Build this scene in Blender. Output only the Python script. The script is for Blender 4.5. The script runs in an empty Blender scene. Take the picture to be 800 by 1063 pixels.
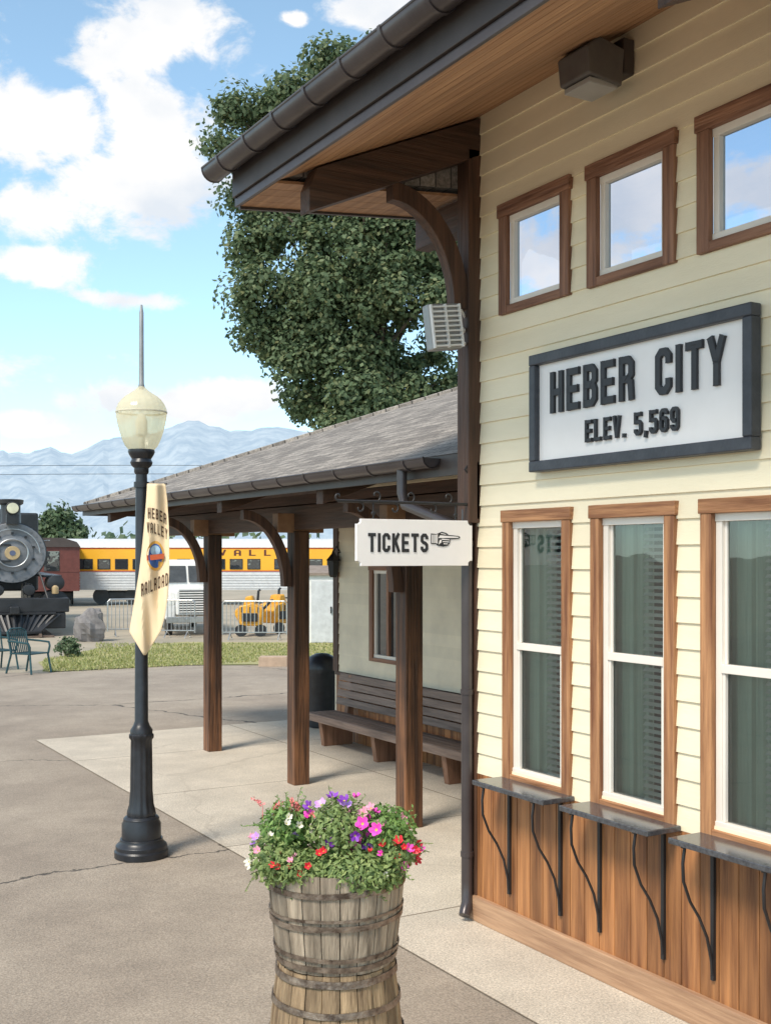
import bpy, math, random
from mathutils import Vector, Matrix, noise
random.seed(11)
R=math.radians; PI=math.pi
sc=bpy.context.scene; COL=sc.collection
sc.view_settings.view_transform='Standard'; sc.view_settings.look='None'; sc.view_settings.exposure=0
# ---------- survey frame: X into the building, Y along the platform, eye height H
H=2.7; F=1200.; CX=400.; CY=578.; A=R(30.2)
FW=Vector((math.sin(A),math.cos(A),0)); RT=Vector((math.cos(A),-math.sin(A),0)); UP=Vector((0,0,1)); EYE=Vector((0,0,H))
def ray(px,py): return FW+RT*((px-CX)/F)+UP*((CY-py)/F)
def G(px,py,z=0.):
    r=ray(px,py); return EYE+r*((z-H)/r.z)
def onx(px,py,x):
    r=ray(px,py); return EYE+r*(x/r.x)
def ony(px,py,y):
    r=ray(px,py); return EYE+r*(y/r.y)
def at(px,py,t): return EYE+ray(px,py)*t
def gt(px,t):
    p=at(px,CY,t); return Vector((p.x,p.y,0))
cam=bpy.data.cameras.new('Camera'); co=bpy.data.objects.new('Camera',cam); COL.objects.link(co)
co.location=EYE; co.rotation_euler=(PI/2,0,-A)
cam.sensor_fit='VERTICAL'; cam.sensor_height=36; cam.lens=F/1063*36; cam.shift_y=46.5/1063
cam.clip_end=20000; cam.clip_start=.05; sc.camera=co
# ---------- materials
def nt(name):
    m=bpy.data.materials.new(name); m.use_nodes=True; return m,m.node_tree.nodes,m.node_tree.links,m.node_tree.nodes['Principled BSDF']
def c4(c): return (c[0],c[1],c[2],1)
def M(name,c1,c2=None,rough=.6,scale=5,stretch=(1,1,1),bump=0,bscale=40,metal=0,island=0,spec=.5,coord='Object',lo=.35,hi=.65,rvar=0):
    m,N,L,B=nt(name); B.inputs['Roughness'].default_value=rough; B.inputs['Metallic'].default_value=metal
    B.inputs['Specular IOR Level'].default_value=spec
    c2=c2 or tuple(v*.8 for v in c1)
    tc=N.new('ShaderNodeTexCoord'); mp=N.new('ShaderNodeMapping'); mp.inputs['Scale'].default_value=stretch
    L.new(tc.outputs[coord],mp.inputs[0])
    no=N.new('ShaderNodeTexNoise'); no.inputs['Scale'].default_value=scale; no.inputs['Detail'].default_value=8; no.inputs['Roughness'].default_value=.62
    L.new(mp.outputs[0],no.inputs[0])
    cr=N.new('ShaderNodeValToRGB'); cr.color_ramp.elements[0].position=lo; cr.color_ramp.elements[1].position=hi
    cr.color_ramp.elements[0].color=c4(c1); cr.color_ramp.elements[1].color=c4(c2); L.new(no.outputs[0],cr.inputs[0])
    out=cr.outputs[0]
    if island:
        ge=N.new('ShaderNodeNewGeometry'); mr=N.new('ShaderNodeMapRange'); mr.inputs[3].default_value=1-island; mr.inputs[4].default_value=1+island*.6
        L.new(ge.outputs['Random Per Island'],mr.inputs[0]); hs=N.new('ShaderNodeHueSaturation'); L.new(mr.outputs[0],hs.inputs['Value']); L.new(out,hs.inputs['Color']); out=hs.outputs[0]
    L.new(out,B.inputs['Base Color'])
    if rvar:
        mr=N.new('ShaderNodeMapRange'); mr.inputs[3].default_value=max(0,rough-rvar); mr.inputs[4].default_value=rough+rvar; L.new(no.outputs[0],mr.inputs[0]); L.new(mr.outputs[0],B.inputs['Roughness'])
    if bump:
        n2=N.new('ShaderNodeTexNoise'); n2.inputs['Scale'].default_value=bscale; n2.inputs['Detail'].default_value=6; L.new(mp.outputs[0],n2.inputs[0])
        bu=N.new('ShaderNodeBump'); bu.inputs['Strength'].default_value=bump; bu.inputs['Distance'].default_value=.02; L.new(n2.outputs[0],bu.inputs['Height']); L.new(bu.outputs[0],B.inputs['Normal'])
    return m
def wood(name,c1,c2,axis='z',rough=.6,island=.2,scale=9,bump=.35,lo=.35,hi=.68):
    st={'x':(.12,2.2,2.2),'y':(2.2,.12,2.2),'z':(2.2,2.2,.12)}[axis]
    return M(name,c1,c2,rough=rough,scale=scale,stretch=st,bump=bump,bscale=22,island=island,lo=lo,hi=hi)
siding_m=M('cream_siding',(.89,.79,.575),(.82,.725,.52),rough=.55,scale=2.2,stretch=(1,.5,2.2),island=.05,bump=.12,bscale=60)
siding_shade=M('wing_siding_shaded',(.78,.69,.52),(.67,.59,.45),rough=.6,scale=2,island=.06)  # cream siding with the porch shade put into its colour
W_=dict(
 casing=wood('casing_wood_up',(.15,.062,.034),(.38,.19,.11),'z',scale=11,bump=.6),
 casing_h=wood('casing_wood_across',(.15,.062,.034),(.38,.19,.11),'y',scale=11,bump=.6),
 casing2=wood('casing_worn_up',(.20,.075,.03),(.60,.30,.135),'z',scale=9,bump=.6),
 casing2h=wood('casing_worn_across',(.20,.075,.03),(.60,.30,.135),'y',scale=9,bump=.6),
 wains=wood('wainscot_stain',(.15,.055,.02),(.52,.23,.085),'z',rough=.5,island=.36,scale=6),
 base=wood('baseboard_stain',(.26,.14,.08),(.52,.32,.19),'y',island=.05,lo=.3),
 dark=wood('dark_beam_x',(.04,.021,.013),(.10,.05,.03),'x',island=.12),
 darky=wood('dark_beam_y',(.04,.021,.013),(.10,.05,.03),'y',island=.12),
 darkz=wood('dark_post',(.045,.022,.013),(.12,.056,.031),'z',island=.12),
 soffit=wood('soffit_boards',(.34,.18,.09),(.54,.31,.165),'y',island=.16),
 stave=wood('grey_stave',(.13,.10,.07),(.52,.42,.31),'z',rough=.85,island=.35,scale=10,bump=.9,lo=.3),
 stave2=wood('brown_stave',(.12,.075,.04),(.44,.31,.18),'z',rough=.8,island=.35,scale=10,bump=.9,lo=.3),
 bench=wood('bench_wood',(.13,.085,.065),(.30,.21,.165),'y',island=.18),
 benchx=wood('bench_support_wood',(.17,.085,.05),(.34,.18,.11),'z',island=.15))
def postmat():
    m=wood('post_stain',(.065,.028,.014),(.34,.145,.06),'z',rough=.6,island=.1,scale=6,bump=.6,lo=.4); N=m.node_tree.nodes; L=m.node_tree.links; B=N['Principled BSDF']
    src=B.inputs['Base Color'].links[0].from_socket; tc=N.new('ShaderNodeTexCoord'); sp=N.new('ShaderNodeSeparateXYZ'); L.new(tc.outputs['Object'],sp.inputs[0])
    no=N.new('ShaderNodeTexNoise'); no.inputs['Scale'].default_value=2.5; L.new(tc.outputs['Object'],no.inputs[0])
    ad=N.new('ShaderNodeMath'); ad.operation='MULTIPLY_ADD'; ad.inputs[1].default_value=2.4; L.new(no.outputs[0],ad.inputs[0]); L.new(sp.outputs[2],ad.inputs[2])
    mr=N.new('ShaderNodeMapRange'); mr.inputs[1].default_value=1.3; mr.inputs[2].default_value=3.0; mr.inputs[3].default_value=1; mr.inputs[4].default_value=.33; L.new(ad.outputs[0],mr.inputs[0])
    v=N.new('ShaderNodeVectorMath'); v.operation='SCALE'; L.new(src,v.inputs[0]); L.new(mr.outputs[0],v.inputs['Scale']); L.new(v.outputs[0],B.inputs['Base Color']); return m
W_['post']=postmat()
gutm=M('gutter_paint',(.06,.05,.052),(.085,.072,.072),rough=.30,scale=3,metal=.35,bump=.03)
fasm=M('fascia_paint',(.04,.031,.028),(.06,.047,.042),rough=.45)
vinyl=M('window_vinyl',(.82,.76,.68),(.76,.70,.62),rough=.4,scale=3)
black=M('black_paint',(.012,.013,.016),(.022,.024,.03),rough=.36,scale=8,bump=.05)
iron=M('wrought_iron',(.012,.012,.014),(.022,.022,.024),rough=.45,bump=.15,bscale=80)
blackplate=M('letter_black',(.016,.017,.021),(.026,.028,.033),rough=.5)
frameblk=M('sign_frame_paint',(.028,.032,.042),(.055,.06,.072),rough=.45,scale=6,bump=.15)
white=M('sign_white',(.90,.87,.85),(.85,.82,.80),rough=.5,scale=2.5)
white2=M('white_paint',(.80,.79,.76),(.70,.69,.66),rough=.5)
greymet=M('grey_metal',(.38,.38,.37),(.28,.28,.28),rough=.45,metal=.5)
steel=M('galvanised_steel',(.52,.53,.53),(.40,.41,.41),rough=.38,metal=.8)
hoopm=M('rusty_hoop',(.08,.055,.042),(.36,.29,.23),rough=.4,metal=.6,scale=16,bump=.4)
shelfm=M('shelf_stone',(.035,.037,.043),(.085,.09,.10),rough=.17,scale=40,spec=.8,rvar=.06)
darkroom=M('room_dark',(.03,.034,.033),(.045,.05,.048),rough=.9)  # near-black stands in for the dimness of the rooms behind the glass
roomwall=M('room_plaster',(.6,.58,.52),(.55,.52,.46),rough=.9)
blind=M('blind_slat',(.50,.50,.46),(.42,.42,.38),rough=.6)
curtain=M('curtain_green',(.40,.46,.38),(.28,.34,.28),rough=.8,scale=3,stretch=(6,6,.3))
concrete_block=M('tan_block',(.5,.36,.26),(.4,.29,.21),rough=.8,bump=.3)
bark=M('bark',(.12,.09,.065),(.24,.19,.14),rough=.9,stretch=(3,3,.6),bump=.8,bscale=20)
def glass(name,fac,tint,trans=True,rough=.015,bump=.02):
    m,N,L,B=nt(name); N.remove(B); o=N['Material Output']
    g=N.new('ShaderNodeBsdfGlossy'); g.inputs['Roughness'].default_value=rough; g.inputs['Color'].default_value=(.93,.95,.97,1)
    if trans: d=N.new('ShaderNodeBsdfTransparent')
    else: d=N.new('ShaderNodeBsdfDiffuse')
    d.inputs['Color'].default_value=c4(tint)
    no=N.new('ShaderNodeTexNoise'); no.inputs['Scale'].default_value=2.5; tc=N.new('ShaderNodeTexCoord'); L.new(tc.outputs['Object'],no.inputs[0])
    bu=N.new('ShaderNodeBump'); bu.inputs['Strength'].default_value=bump; bu.inputs['Distance'].default_value=.1; L.new(no.outputs[0],bu.inputs['Height']); L.new(bu.outputs[0],g.inputs['Normal'])
    fr=N.new('ShaderNodeLayerWeight'); fr.inputs['Blend'].default_value=.35
    mr=N.new('ShaderNodeMapRange'); mr.inputs[3].default_value=fac; mr.inputs[4].default_value=1; L.new(fr.outputs['Fresnel'],mr.inputs[0])
    mx=N.new('ShaderNodeMixShader'); L.new(mr.outputs[0],mx.inputs[0]); L.new(d.outputs[0],mx.inputs[1]); L.new(g.outputs[0],mx.inputs[2]); L.new(mx.outputs[0],o.inputs[0])
    return m
glass_hi=glass('clerestory_glass',.03,(.72,.77,.86),True,bump=.03)
glass_lo=glass('window_glass',.08,(.80,.88,.84),True)
glass_dk=glass('dark_glass',.10,(.03,.034,.038),False)
def leafmat(name,cols,rough=.55,trans=.25):
    m,N,L,B=nt(name); B.inputs['Roughness'].default_value=rough; o=N['Material Output']
    ge=N.new('ShaderNodeNewGeometry'); cr=N.new('ShaderNodeValToRGB'); L.new(ge.outputs['Random Per Island'],cr.inputs[0])
    e=cr.color_ramp.elements; e[0].color=c4(cols[0]); e[1].color=c4(cols[-1])
    for i,c in enumerate(cols[1:-1]): x=e.new((i+1)/(len(cols)-1)); x.color=c4(c)
    L.new(cr.outputs[0],B.inputs['Base Color'])
    t=N.new('ShaderNodeBsdfTranslucent'); L.new(cr.outputs[0],t.inputs[0]); mx=N.new('ShaderNodeMixShader'); mx.inputs[0].default_value=trans
    L.new(B.outputs[0],mx.inputs[1]); L.new(t.outputs[0],mx.inputs[2]); L.new(mx.outputs[0],o.inputs[0]); return m
leaf_big=leafmat('cottonwood_leaf',[(.065,.105,.05),(.11,.165,.078),(.155,.215,.105),(.09,.14,.068),(.19,.245,.125),(.22,.23,.10)],rough=.7,trans=.4)
leaf_dist=leafmat('distant_leaf',[(.05,.09,.045),(.09,.14,.06),(.13,.18,.09)])
leaf_pl=leafmat('petunia_leaf',[(.08,.16,.04),(.16,.29,.07),(.30,.46,.13),(.12,.22,.055)],trans=.35)
leaf_pl2=leafmat('geranium_leaf',[(.12,.19,.055),(.24,.33,.11),(.40,.48,.18)],trans=.35)
leaf_gr=leafmat('grass_blade',[(.17,.21,.06),(.30,.33,.10),(.48,.44,.19),(.22,.27,.09)])
# ---------- mesh builder
WM={}
class MB:
    def __init__(s): s.v=[]; s.f=[]; s.mi=[]
    def add(s,vs,fs,mi=0):
        b=len(s.v); s.v+= [Vector(v) for v in vs]; s.f+=[tuple(i+b for i in f) for f in fs]; s.mi+=[mi]*len(fs); return s
    def box(s,x0,y0,z0,x1,y1,z1,mi=0):
        x0,x1=sorted((x0,x1)); y0,y1=sorted((y0,y1)); z0,z1=sorted((z0,z1))
        return s.add([(x0,y0,z0),(x1,y0,z0),(x1,y1,z0),(x0,y1,z0),(x0,y0,z1),(x1,y0,z1),(x1,y1,z1),(x0,y1,z1)],
          [(0,3,2,1),(4,5,6,7),(0,1,5,4),(1,2,6,5),(2,3,7,6),(3,0,4,7)],mi)
    def prism(s,poly,vec,mi=0):
        n=len(poly); vec=Vector(vec); vs=[Vector(p) for p in poly]+[Vector(p)+vec for p in poly]
        return s.add(vs,[tuple(range(n-1,-1,-1)),tuple(range(n,2*n))]+[(i,(i+1)%n,n+(i+1)%n,n+i) for i in range(n)],mi)
    def tube(s,pts,r,n=8,mi=0,closed=False):
        pts=[Vector(p) for p in pts]; m=len(pts); rs=r if isinstance(r,(list,tuple)) else [r]*m; vs=[]; ref=None
        for i,p in enumerate(pts):
            if closed: d=pts[(i+1)%m]-pts[i-1]
            else: d=pts[min(i+1,m-1)]-pts[max(i-1,0)]
            d=d.normalized()
            if ref is None: ref=Vector((0,0,1)) if abs(d.z)<.9 else Vector((1,0,0))
            a=(ref-d*ref.dot(d)).normalized(); ref=a; b=d.cross(a)
            for k in range(n):
                t=2*PI*k/n; vs.append(p+a*math.cos(t)*rs[i]+b*math.sin(t)*rs[i])
        fs=[(i*n+k,i*n+(k+1)%n,(i+1)*n+(k+1)%n,(i+1)*n+k) for i in range(m-1) for k in range(n)]
        if closed: fs+=[((m-1)*n+k,(m-1)*n+(k+1)%n,(k+1)%n,k) for k in range(n)]
        else: fs+=[tuple(range(n-1,-1,-1)),tuple((m-1)*n+k for k in range(n))]
        return s.add(vs,fs,mi)
    def lathe(s,c,prof,n=24,axis=(0,0,1),mi=0,cap=True,wob=None):
        c=Vector(c); ax=Vector(axis).normalized(); a=(Vector((1,0,0)) if abs(ax.x)<.9 else Vector((0,1,0))); a=(a-ax*a.dot(ax)).normalized(); b=ax.cross(a); vs=[]
        for (r,z) in prof:
            for k in range(n):
                t=2*PI*k/n; rr=max(r,.0005)*(wob(k) if wob else 1); vs.append(c+ax*z+(a*math.cos(t)+b*math.sin(t))*rr)
        m=len(prof); fs=[(i*n+k,i*n+(k+1)%n,(i+1)*n+(k+1)%n,(i+1)*n+k) for i in range(m-1) for k in range(n)]
        if cap: fs+=[tuple(range(n-1,-1,-1)),tuple((m-1)*n+k for k in range(n))]
        return s.add(vs,fs,mi)
    def build(s,name,mat,parent=None,local=False,smooth=False,bevel=0,label=None):
        me=bpy.data.meshes.new(name); vs=s.v
        if parent is not None and not local:
            inv=WM[parent.name].inverted(); vs=[inv@v for v in vs]
        me.from_pydata([tuple(v) for v in vs],[],s.f); 
        mats=mat if isinstance(mat,(list,tuple)) else [mat]
        for m in mats: me.materials.append(m)
        if len(mats)>1: me.polygons.foreach_set('material_index',s.mi)
        if smooth:
            me.polygons.foreach_set('use_smooth',[True]*len(me.polygons)); me.set_sharp_from_angle(angle=R(38))
        me.update(); o=bpy.data.objects.new(name,me); COL.objects.link(o)
        if parent is not None: o.parent=parent; WM[o.name]=WM[parent.name]
        else: WM[o.name]=Matrix.Identity(4)
        if bevel:
            b=o.modifiers.new('Bevel','BEVEL'); b.width=bevel; b.segments=2; b.limit_method='ANGLE'; b.angle_limit=R(40)
        if label: o['label']=label
        return o
def thing(name,label,cat,loc=(0,0,0),rz=0,group=None):
    o=bpy.data.objects.new(name,None); COL.objects.link(o); o.location=loc; o.rotation_euler=(0,0,rz); o.empty_display_size=.2
    o['label']=label; o['category']=cat
    if group: o['group']=group
    WM[o.name]=Matrix.Translation(Vector(loc))@Matrix.Rotation(rz,4,'Z'); return o
def tag(o,label,cat,group=None):
    o['label']=label; o['category']=cat
    if group: o['group']=group
    return o
def struct(o): o['kind']='structure'; return o
def kids(o): return [c for c in bpy.data.objects if c.parent==o]
def dup(root,loc,rz,label,group=None):
    r=root.copy(); COL.objects.link(r); r.location=loc; r.rotation_euler=(0,0,rz); r['label']=label
    if group: r['group']=group
    for ch in kids(root):
        c=ch.copy(); COL.objects.link(c); c.parent=r
        for g in kids(ch):
            d=g.copy(); COL.objects.link(d); d.parent=c
    return r
# condensed block lettering drawn as mitred strokes
a_,b_,c_,d_,m_,h_=.085,.435,.085,.915,.5,.1
G6=[[(b_,.74),(b_,d_-h_),(b_-h_,d_),(a_+h_,d_),(a_,d_-h_),(a_,c_+h_),(a_+h_,c_),(b_-h_,c_),(b_,c_+h_),(b_,.58-h_),(b_-h_,.58),(a_,.58)]]
OO=[(a_,m_),(a_,d_-h_),(a_+h_,d_),(b_-h_,d_),(b_,d_-h_),(b_,c_+h_),(b_-h_,c_),(a_+h_,c_),(a_,c_+h_),(a_,m_+.01)]
GL={'H':[[(a_,0),(a_,1)],[(b_,0),(b_,1)],[(a_,m_),(b_,m_)]],
'A':[[(a_,0),(a_,d_-h_),(a_+h_,d_),(b_-h_,d_),(b_,d_-h_),(b_,0)],[(a_,.4),(b_,.4)]],
'O':[OO],'D':[[(a_,0),(a_,1)],[(a_,d_),(b_-h_,d_),(b_,d_-h_),(b_,c_+h_),(b_-h_,c_),(a_,c_)]],
'E':[[(a_,0),(a_,1)],[(a_,d_),(b_+.07,d_)],[(a_,m_),(b_+.02,m_)],[(a_,c_),(b_+.07,c_)]],
'B':[[(a_,0),(a_,1)],[(a_,d_),(b_-h_,d_),(b_,d_-h_),(b_,m_+h_+.02),(b_-h_,m_+.02),(a_,m_+.02)],[(b_-h_-.02,m_),(b_-.03,m_-.04),(b_,m_-h_),(b_,c_+h_),(b_-h_,c_),(a_,c_)]],
'R':[[(a_,0),(a_,1)],[(a_,d_),(b_-h_,d_),(b_,d_-h_),(b_,m_+h_-.02),(b_-h_,m_-.02),(a_,m_-.02)],[(b_-h_-.04,m_),(b_-.02,m_-h_),(b_+.01,0)]],
'C':[[(b_,.66),(b_,d_-h_),(b_-h_,d_),(a_+h_,d_),(a_,d_-h_),(a_,c_+h_),(a_+h_,c_),(b_-h_,c_),(b_,c_+h_),(b_,.34)]],
'I':[[(a_,0),(a_,1)]],'T':[[(0,d_),(.52,d_)],[(.26,0),(.26,d_)]],
'Y':[[(.07,1),(.26,.48)],[(.45,1),(.26,.48)],[(.26,.55),(.26,0)]],
'L':[[(a_,0),(a_,1)],[(a_,c_),(b_+.05,c_)]],'V':[[(.075,1),(.255,.04)],[(.445,1),(.265,.04)]],
'K':[[(a_,0),(a_,1)],[(a_+.02,.42),(b_+.02,1)],[(a_+.13,.60),(b_+.03,0)]],
'S':[[(b_,.70),(b_,d_-h_),(b_-h_,d_),(a_+h_,d_),(a_,d_-h_),(a_,m_+h_+.01),(a_+h_,m_+.02),(b_-h_,m_-.02),(b_,m_-h_-.01),(b_,c_+h_),(b_-h_,c_),(a_+h_,c_),(a_,c_+h_),(a_,.30)]],
'.':[[(a_,0),(a_,.17)]],',':[[(a_+.02,.17),(a_-.03,-.12)]],
'5':[[(b_+.05,d_),(a_,d_)],[(a_,1),(a_,.5)],[(a_,.585),(b_-h_,.585),(b_,.585-h_),(b_,c_+h_),(b_-h_,c_),(a_+h_,c_),(a_,c_+h_),(a_,.28)]],
'6':G6,'9':[[(.52-x,1-y) for x,y in G6[0]]]}
def stroke_text(mb,s,org,xv,yv,nv,th=.17,gap=.13):
    adv=[]; x=0
    for ch in s:
        adv.append(x); x+=(.17 if ch in 'I.,' else .3 if ch==' ' else .52)+gap
    tw=x-gap; org=Vector(org); xv=Vector(xv)/tw; yv=Vector(yv); nv=Vector(nv); q=0
    for ch,x0 in zip(s,adv):
        if ch==' ': continue
        for st in GL[ch]:
            P=[Vector((x+x0,y)) for x,y in st]; n=len(P); Lf=[]; Rt=[]
            for i in range(n):
                d0=(P[i]-P[i-1]).normalized() if i else None; d1=(P[i+1]-P[i]).normalized() if i<n-1 else None
                d=((d0+d1).normalized() if d0 and d1 else (d0 or d1)); nn=Vector((-d.y,d.x)); k=1/max(.5,nn.dot(Vector((-(d1 or d0).y,(d1 or d0).x)))) 
                Lf.append(P[i]+nn*th/2*k); Rt.append(P[i]-nn*th/2*k)
            dep=1-.018*(q%4); q+=1
            W3=lambda p,z: org+xv*p.x+yv*p.y+nv*z
            vs=[]
            for i in range(n): vs+=[W3(Lf[i],0),W3(Rt[i],0),W3(Rt[i],dep),W3(Lf[i],dep)]
            fs=[(i*4+k2,i*4+(k2+1)%4,(i+1)*4+(k2+1)%4,(i+1)*4+k2) for i in range(n-1) for k2 in range(4)]+[(0,1,2,3),tuple((n-1)*4+k2 for k2 in (3,2,1,0))]
            mb.add(vs,fs)
    return mb
# ================= WORLD
w=bpy.data.worlds.new('World'); sc.world=w; w.use_nodes=True; N=w.node_tree.nodes; L=w.node_tree.links; bg=N['Background']
SUN_EL=R(50); SUNV=Vector((-.88,-.42,0)).normalized()
sky=N.new('ShaderNodeTexSky'); sky.sky_type='NISHITA'; sky.sun_disc=False; sky.sun_elevation=SUN_EL; sky.sun_rotation=math.atan2(SUNV.x,SUNV.y)%(2*PI)
sky.air_density=1.1; sky.dust_density=.6; sky.ozone_density=1.2; sky.altitude=1700
tc=N.new('ShaderNodeTexCoord'); nv=N.new('ShaderNodeVectorMath'); nv.operation='NORMALIZE'; L.new(tc.outputs['Generated'],nv.inputs[0])
blobs=[(155,40,96,40),(22,125,80,42),(165,125,54,52),(150,205,105,42),(30,215,55,32),(40,275,70,18),(140,312,50,12),(165,418,105,22),(20,438,52,14),(250,412,50,16),(405,10,60,26),(300,20,20,8),
 (-250,150,200,70),(-300,380,250,40),(575,270,110,40),(660,205,70,50),(790,200,80,36),(1000,300,260,70),(-120,-150,200,90),(400,-300,300,120)]
dirs=[(ray(a,b).normalized(),F/c,F/d) for a,b,c,d in blobs]
for d,sh,sv in [((-.55,.8,.30),5,9),((-.72,.62,.22),4,10),((-.45,.8,.55),4,6),((-.62,.7,.42),6,9),((-.9,.2,.25),4,9),((-.9,-.3,.35),3,6),((-.3,-.9,.4),3,6),((.5,-.8,.3),3,7),((.9,-.2,.4),3,6),((-.5,-.2,.8),2.4,3),((.3,.2,.9),3,4),((-.8,-.1,.55),2.6,4)]:
    dirs.append((Vector(d).normalized(),sh,sv))
prev=None
for d,sh,sv in dirs:
    s1=N.new('ShaderNodeVectorMath'); s1.operation='SUBTRACT'; L.new(nv.outputs[0],s1.inputs[0]); s1.inputs[1].default_value=d
    s2=N.new('ShaderNodeVectorMath'); s2.operation='MULTIPLY'; L.new(s1.outputs[0],s2.inputs[0]); s2.inputs[1].default_value=(sh,sh,sv)
    s3=N.new('ShaderNodeVectorMath'); s3.operation='LENGTH'; L.new(s2.outputs[0],s3.inputs[0])
    if prev is None: prev=s3.outputs['Value']
    else:
        mn=N.new('ShaderNodeMath'); mn.operation='MINIMUM'; L.new(prev,mn.inputs[0]); L.new(s3.outputs['Value'],mn.inputs[1]); prev=mn.outputs[0]
mp=N.new('ShaderNodeMapping'); mp.inputs['Scale'].default_value=(1,1,1.5); L.new(nv.outputs[0],mp.inputs[0])
n1=N.new('ShaderNodeTexNoise'); n1.inputs['Scale'].default_value=15; n1.inputs['Detail'].default_value=12; n1.inputs['Roughness'].default_value=.62; n1.inputs['Distortion'].default_value=.25; L.new(mp.outputs[0],n1.inputs[0])
ma=N.new('ShaderNodeMath'); ma.operation='MULTIPLY_ADD'; ma.inputs[1].default_value=3.3; L.new(n1.outputs[0],ma.inputs[0]); ma.inputs[2].default_value=-.82
sb=N.new('ShaderNodeMath'); sb.operation='SUBTRACT'; L.new(ma.outputs[0],sb.inputs[0]); L.new(prev,sb.inputs[1])
mr=N.new('ShaderNodeMapRange'); mr.interpolation_type='SMOOTHSTEP'; mr.inputs[1].default_value=-.30; mr.inputs[2].default_value=.30; L.new(sb.outputs[0],mr.inputs[0])
n2=N.new('ShaderNodeTexNoise'); n2.inputs['Scale'].default_value=8; n2.inputs['Detail'].default_value=6; L.new(mp.outputs[0],n2.inputs[0])
cr=N.new('ShaderNodeValToRGB'); cr.color_ramp.elements[0].position=.38; cr.color_ramp.elements[1].position=.58; cr.color_ramp.elements[0].color=(5.4,5.8,6.3,1); cr.color_ramp.elements[1].color=(7.2,7.1,7.0,1); L.new(n2.outputs[0],cr.inputs[0])
hs=N.new('ShaderNodeHueSaturation'); hs.inputs['Saturation'].default_value=.74; hs.inputs['Value'].default_value=1.72; hs.inputs['Hue'].default_value=.49; L.new(sky.outputs[0],hs.inputs['Color'])
ti=N.new('ShaderNodeMix'); ti.data_type='RGBA'; ti.blend_type='MULTIPLY'; ti.inputs[0].default_value=1; L.new(hs.outputs[0],ti.inputs[6]); ti.inputs[7].default_value=(.77,.94,1.0,1)
mx=N.new('ShaderNodeMix'); mx.data_type='RGBA'; L.new(mr.outputs[0],mx.inputs[0]); L.new(ti.outputs[2],mx.inputs[6]); L.new(cr.outputs[0],mx.inputs[7])
L.new(mx.outputs[2],bg.inputs[0]); bg.inputs[1].default_value=.148
sl=bpy.data.lights.new('Sun','SUN'); sl.energy=4.1; sl.angle=R(16); sl.color=(1,.92,.80); so=bpy.data.objects.new('Sun',sl); COL.objects.link(so)
sd=(SUNV*math.cos(SUN_EL)+UP*math.sin(SUN_EL)); so.rotation_euler=(-sd).to_track_quat('-Z','Y').to_euler(); so.location=(-20,-10,30)
# ================= GROUND
def sheet(name,pts,z,mat):
    return struct(MB().add([(p[0],p[1],z) for p in pts],[tuple(range(len(pts)))]).build(name,mat))
dirt=M('pale_dirt',(.42,.355,.27),(.30,.265,.20),rough=.95,scale=.3,bump=.4,bscale=8)
sheet('ground',[(-6000,-6000),(6000,-6000),(6000,6000),(-6000,6000)],0,dirt)
def asphalt(name,ca,cb,crack=(.07,.06,.05)):
    m,N,L,B=nt(name); B.inputs['Roughness'].default_value=.9
    tc=N.new('ShaderNodeTexCoord')
    def noi(s,d=6,r=.6):
        n=N.new('ShaderNodeTexNoise'); n.inputs['Scale'].default_value=s; n.inputs['Detail'].default_value=d; n.inputs['Roughness'].default_value=r; L.new(tc.outputs['Object'],n.inputs[0]); return n
    a=noi(.35,8,.65); b=noi(70,3); c=noi(2.2,6); e=noi(260,2)
    cr=N.new('ShaderNodeValToRGB'); cr.color_ramp.elements[0].position=.34; cr.color_ramp.elements[1].position=.68; cr.color_ramp.elements[0].color=c4(ca); cr.color_ramp.elements[1].color=c4(cb); L.new(a.outputs[0],cr.inputs[0])
    def mul(col,src,lo,hi,a_=.3,b_=.7):
        mr=N.new('ShaderNodeMapRange'); mr.inputs[1].default_value=a_; mr.inputs[2].default_value=b_; mr.inputs[3].default_value=lo; mr.inputs[4].default_value=hi; L.new(src,mr.inputs[0])
        v=N.new('ShaderNodeVectorMath'); v.operation='SCALE'; L.new(col,v.inputs[0]); L.new(mr.outputs[0],v.inputs['Scale']); return v.outputs[0]
    col=mul(cr.outputs[0],b.outputs[0],.66,1.28); col=mul(col,c.outputs[0],.88,1.09); col=mul(col,e.outputs[0],.74,1.24)
    dv=N.new('ShaderNodeVectorMath'); dv.operation='MULTIPLY_ADD'; L.new(c.outputs[1],dv.inputs[0]); dv.inputs[1].default_value=(.55,.55,0); L.new(tc.outputs['Object'],dv.inputs[2])
    vo=N.new('ShaderNodeTexVoronoi'); vo.feature='DISTANCE_TO_EDGE'; vo.inputs['Scale'].default_value=.17; L.new(dv.outputs[0],vo.inputs[0])
    mr=N.new('ShaderNodeMapRange'); mr.inputs[1].default_value=.0012; mr.inputs[2].default_value=.0035; L.new(vo.outputs[0],mr.inputs[0])
    mx=N.new('ShaderNodeMix'); mx.data_type='RGBA'; L.new(mr.outputs[0],mx.inputs[0]); mx.inputs[6].default_value=c4(crack); L.new(col,mx.inputs[7]); L.new(mx.outputs[2],B.inputs['Base Color'])
    bu=N.new('ShaderNodeBump'); bu.inputs['Strength'].default_value=.6; bu.inputs['Distance'].default_value=.01; L.new(b.outputs[0],bu.inputs['Height']); L.new(bu.outputs[0],B.inputs['Normal'])
    return m
asph=asphalt('worn_asphalt',(.28,.228,.18),(.40,.335,.265))
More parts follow.
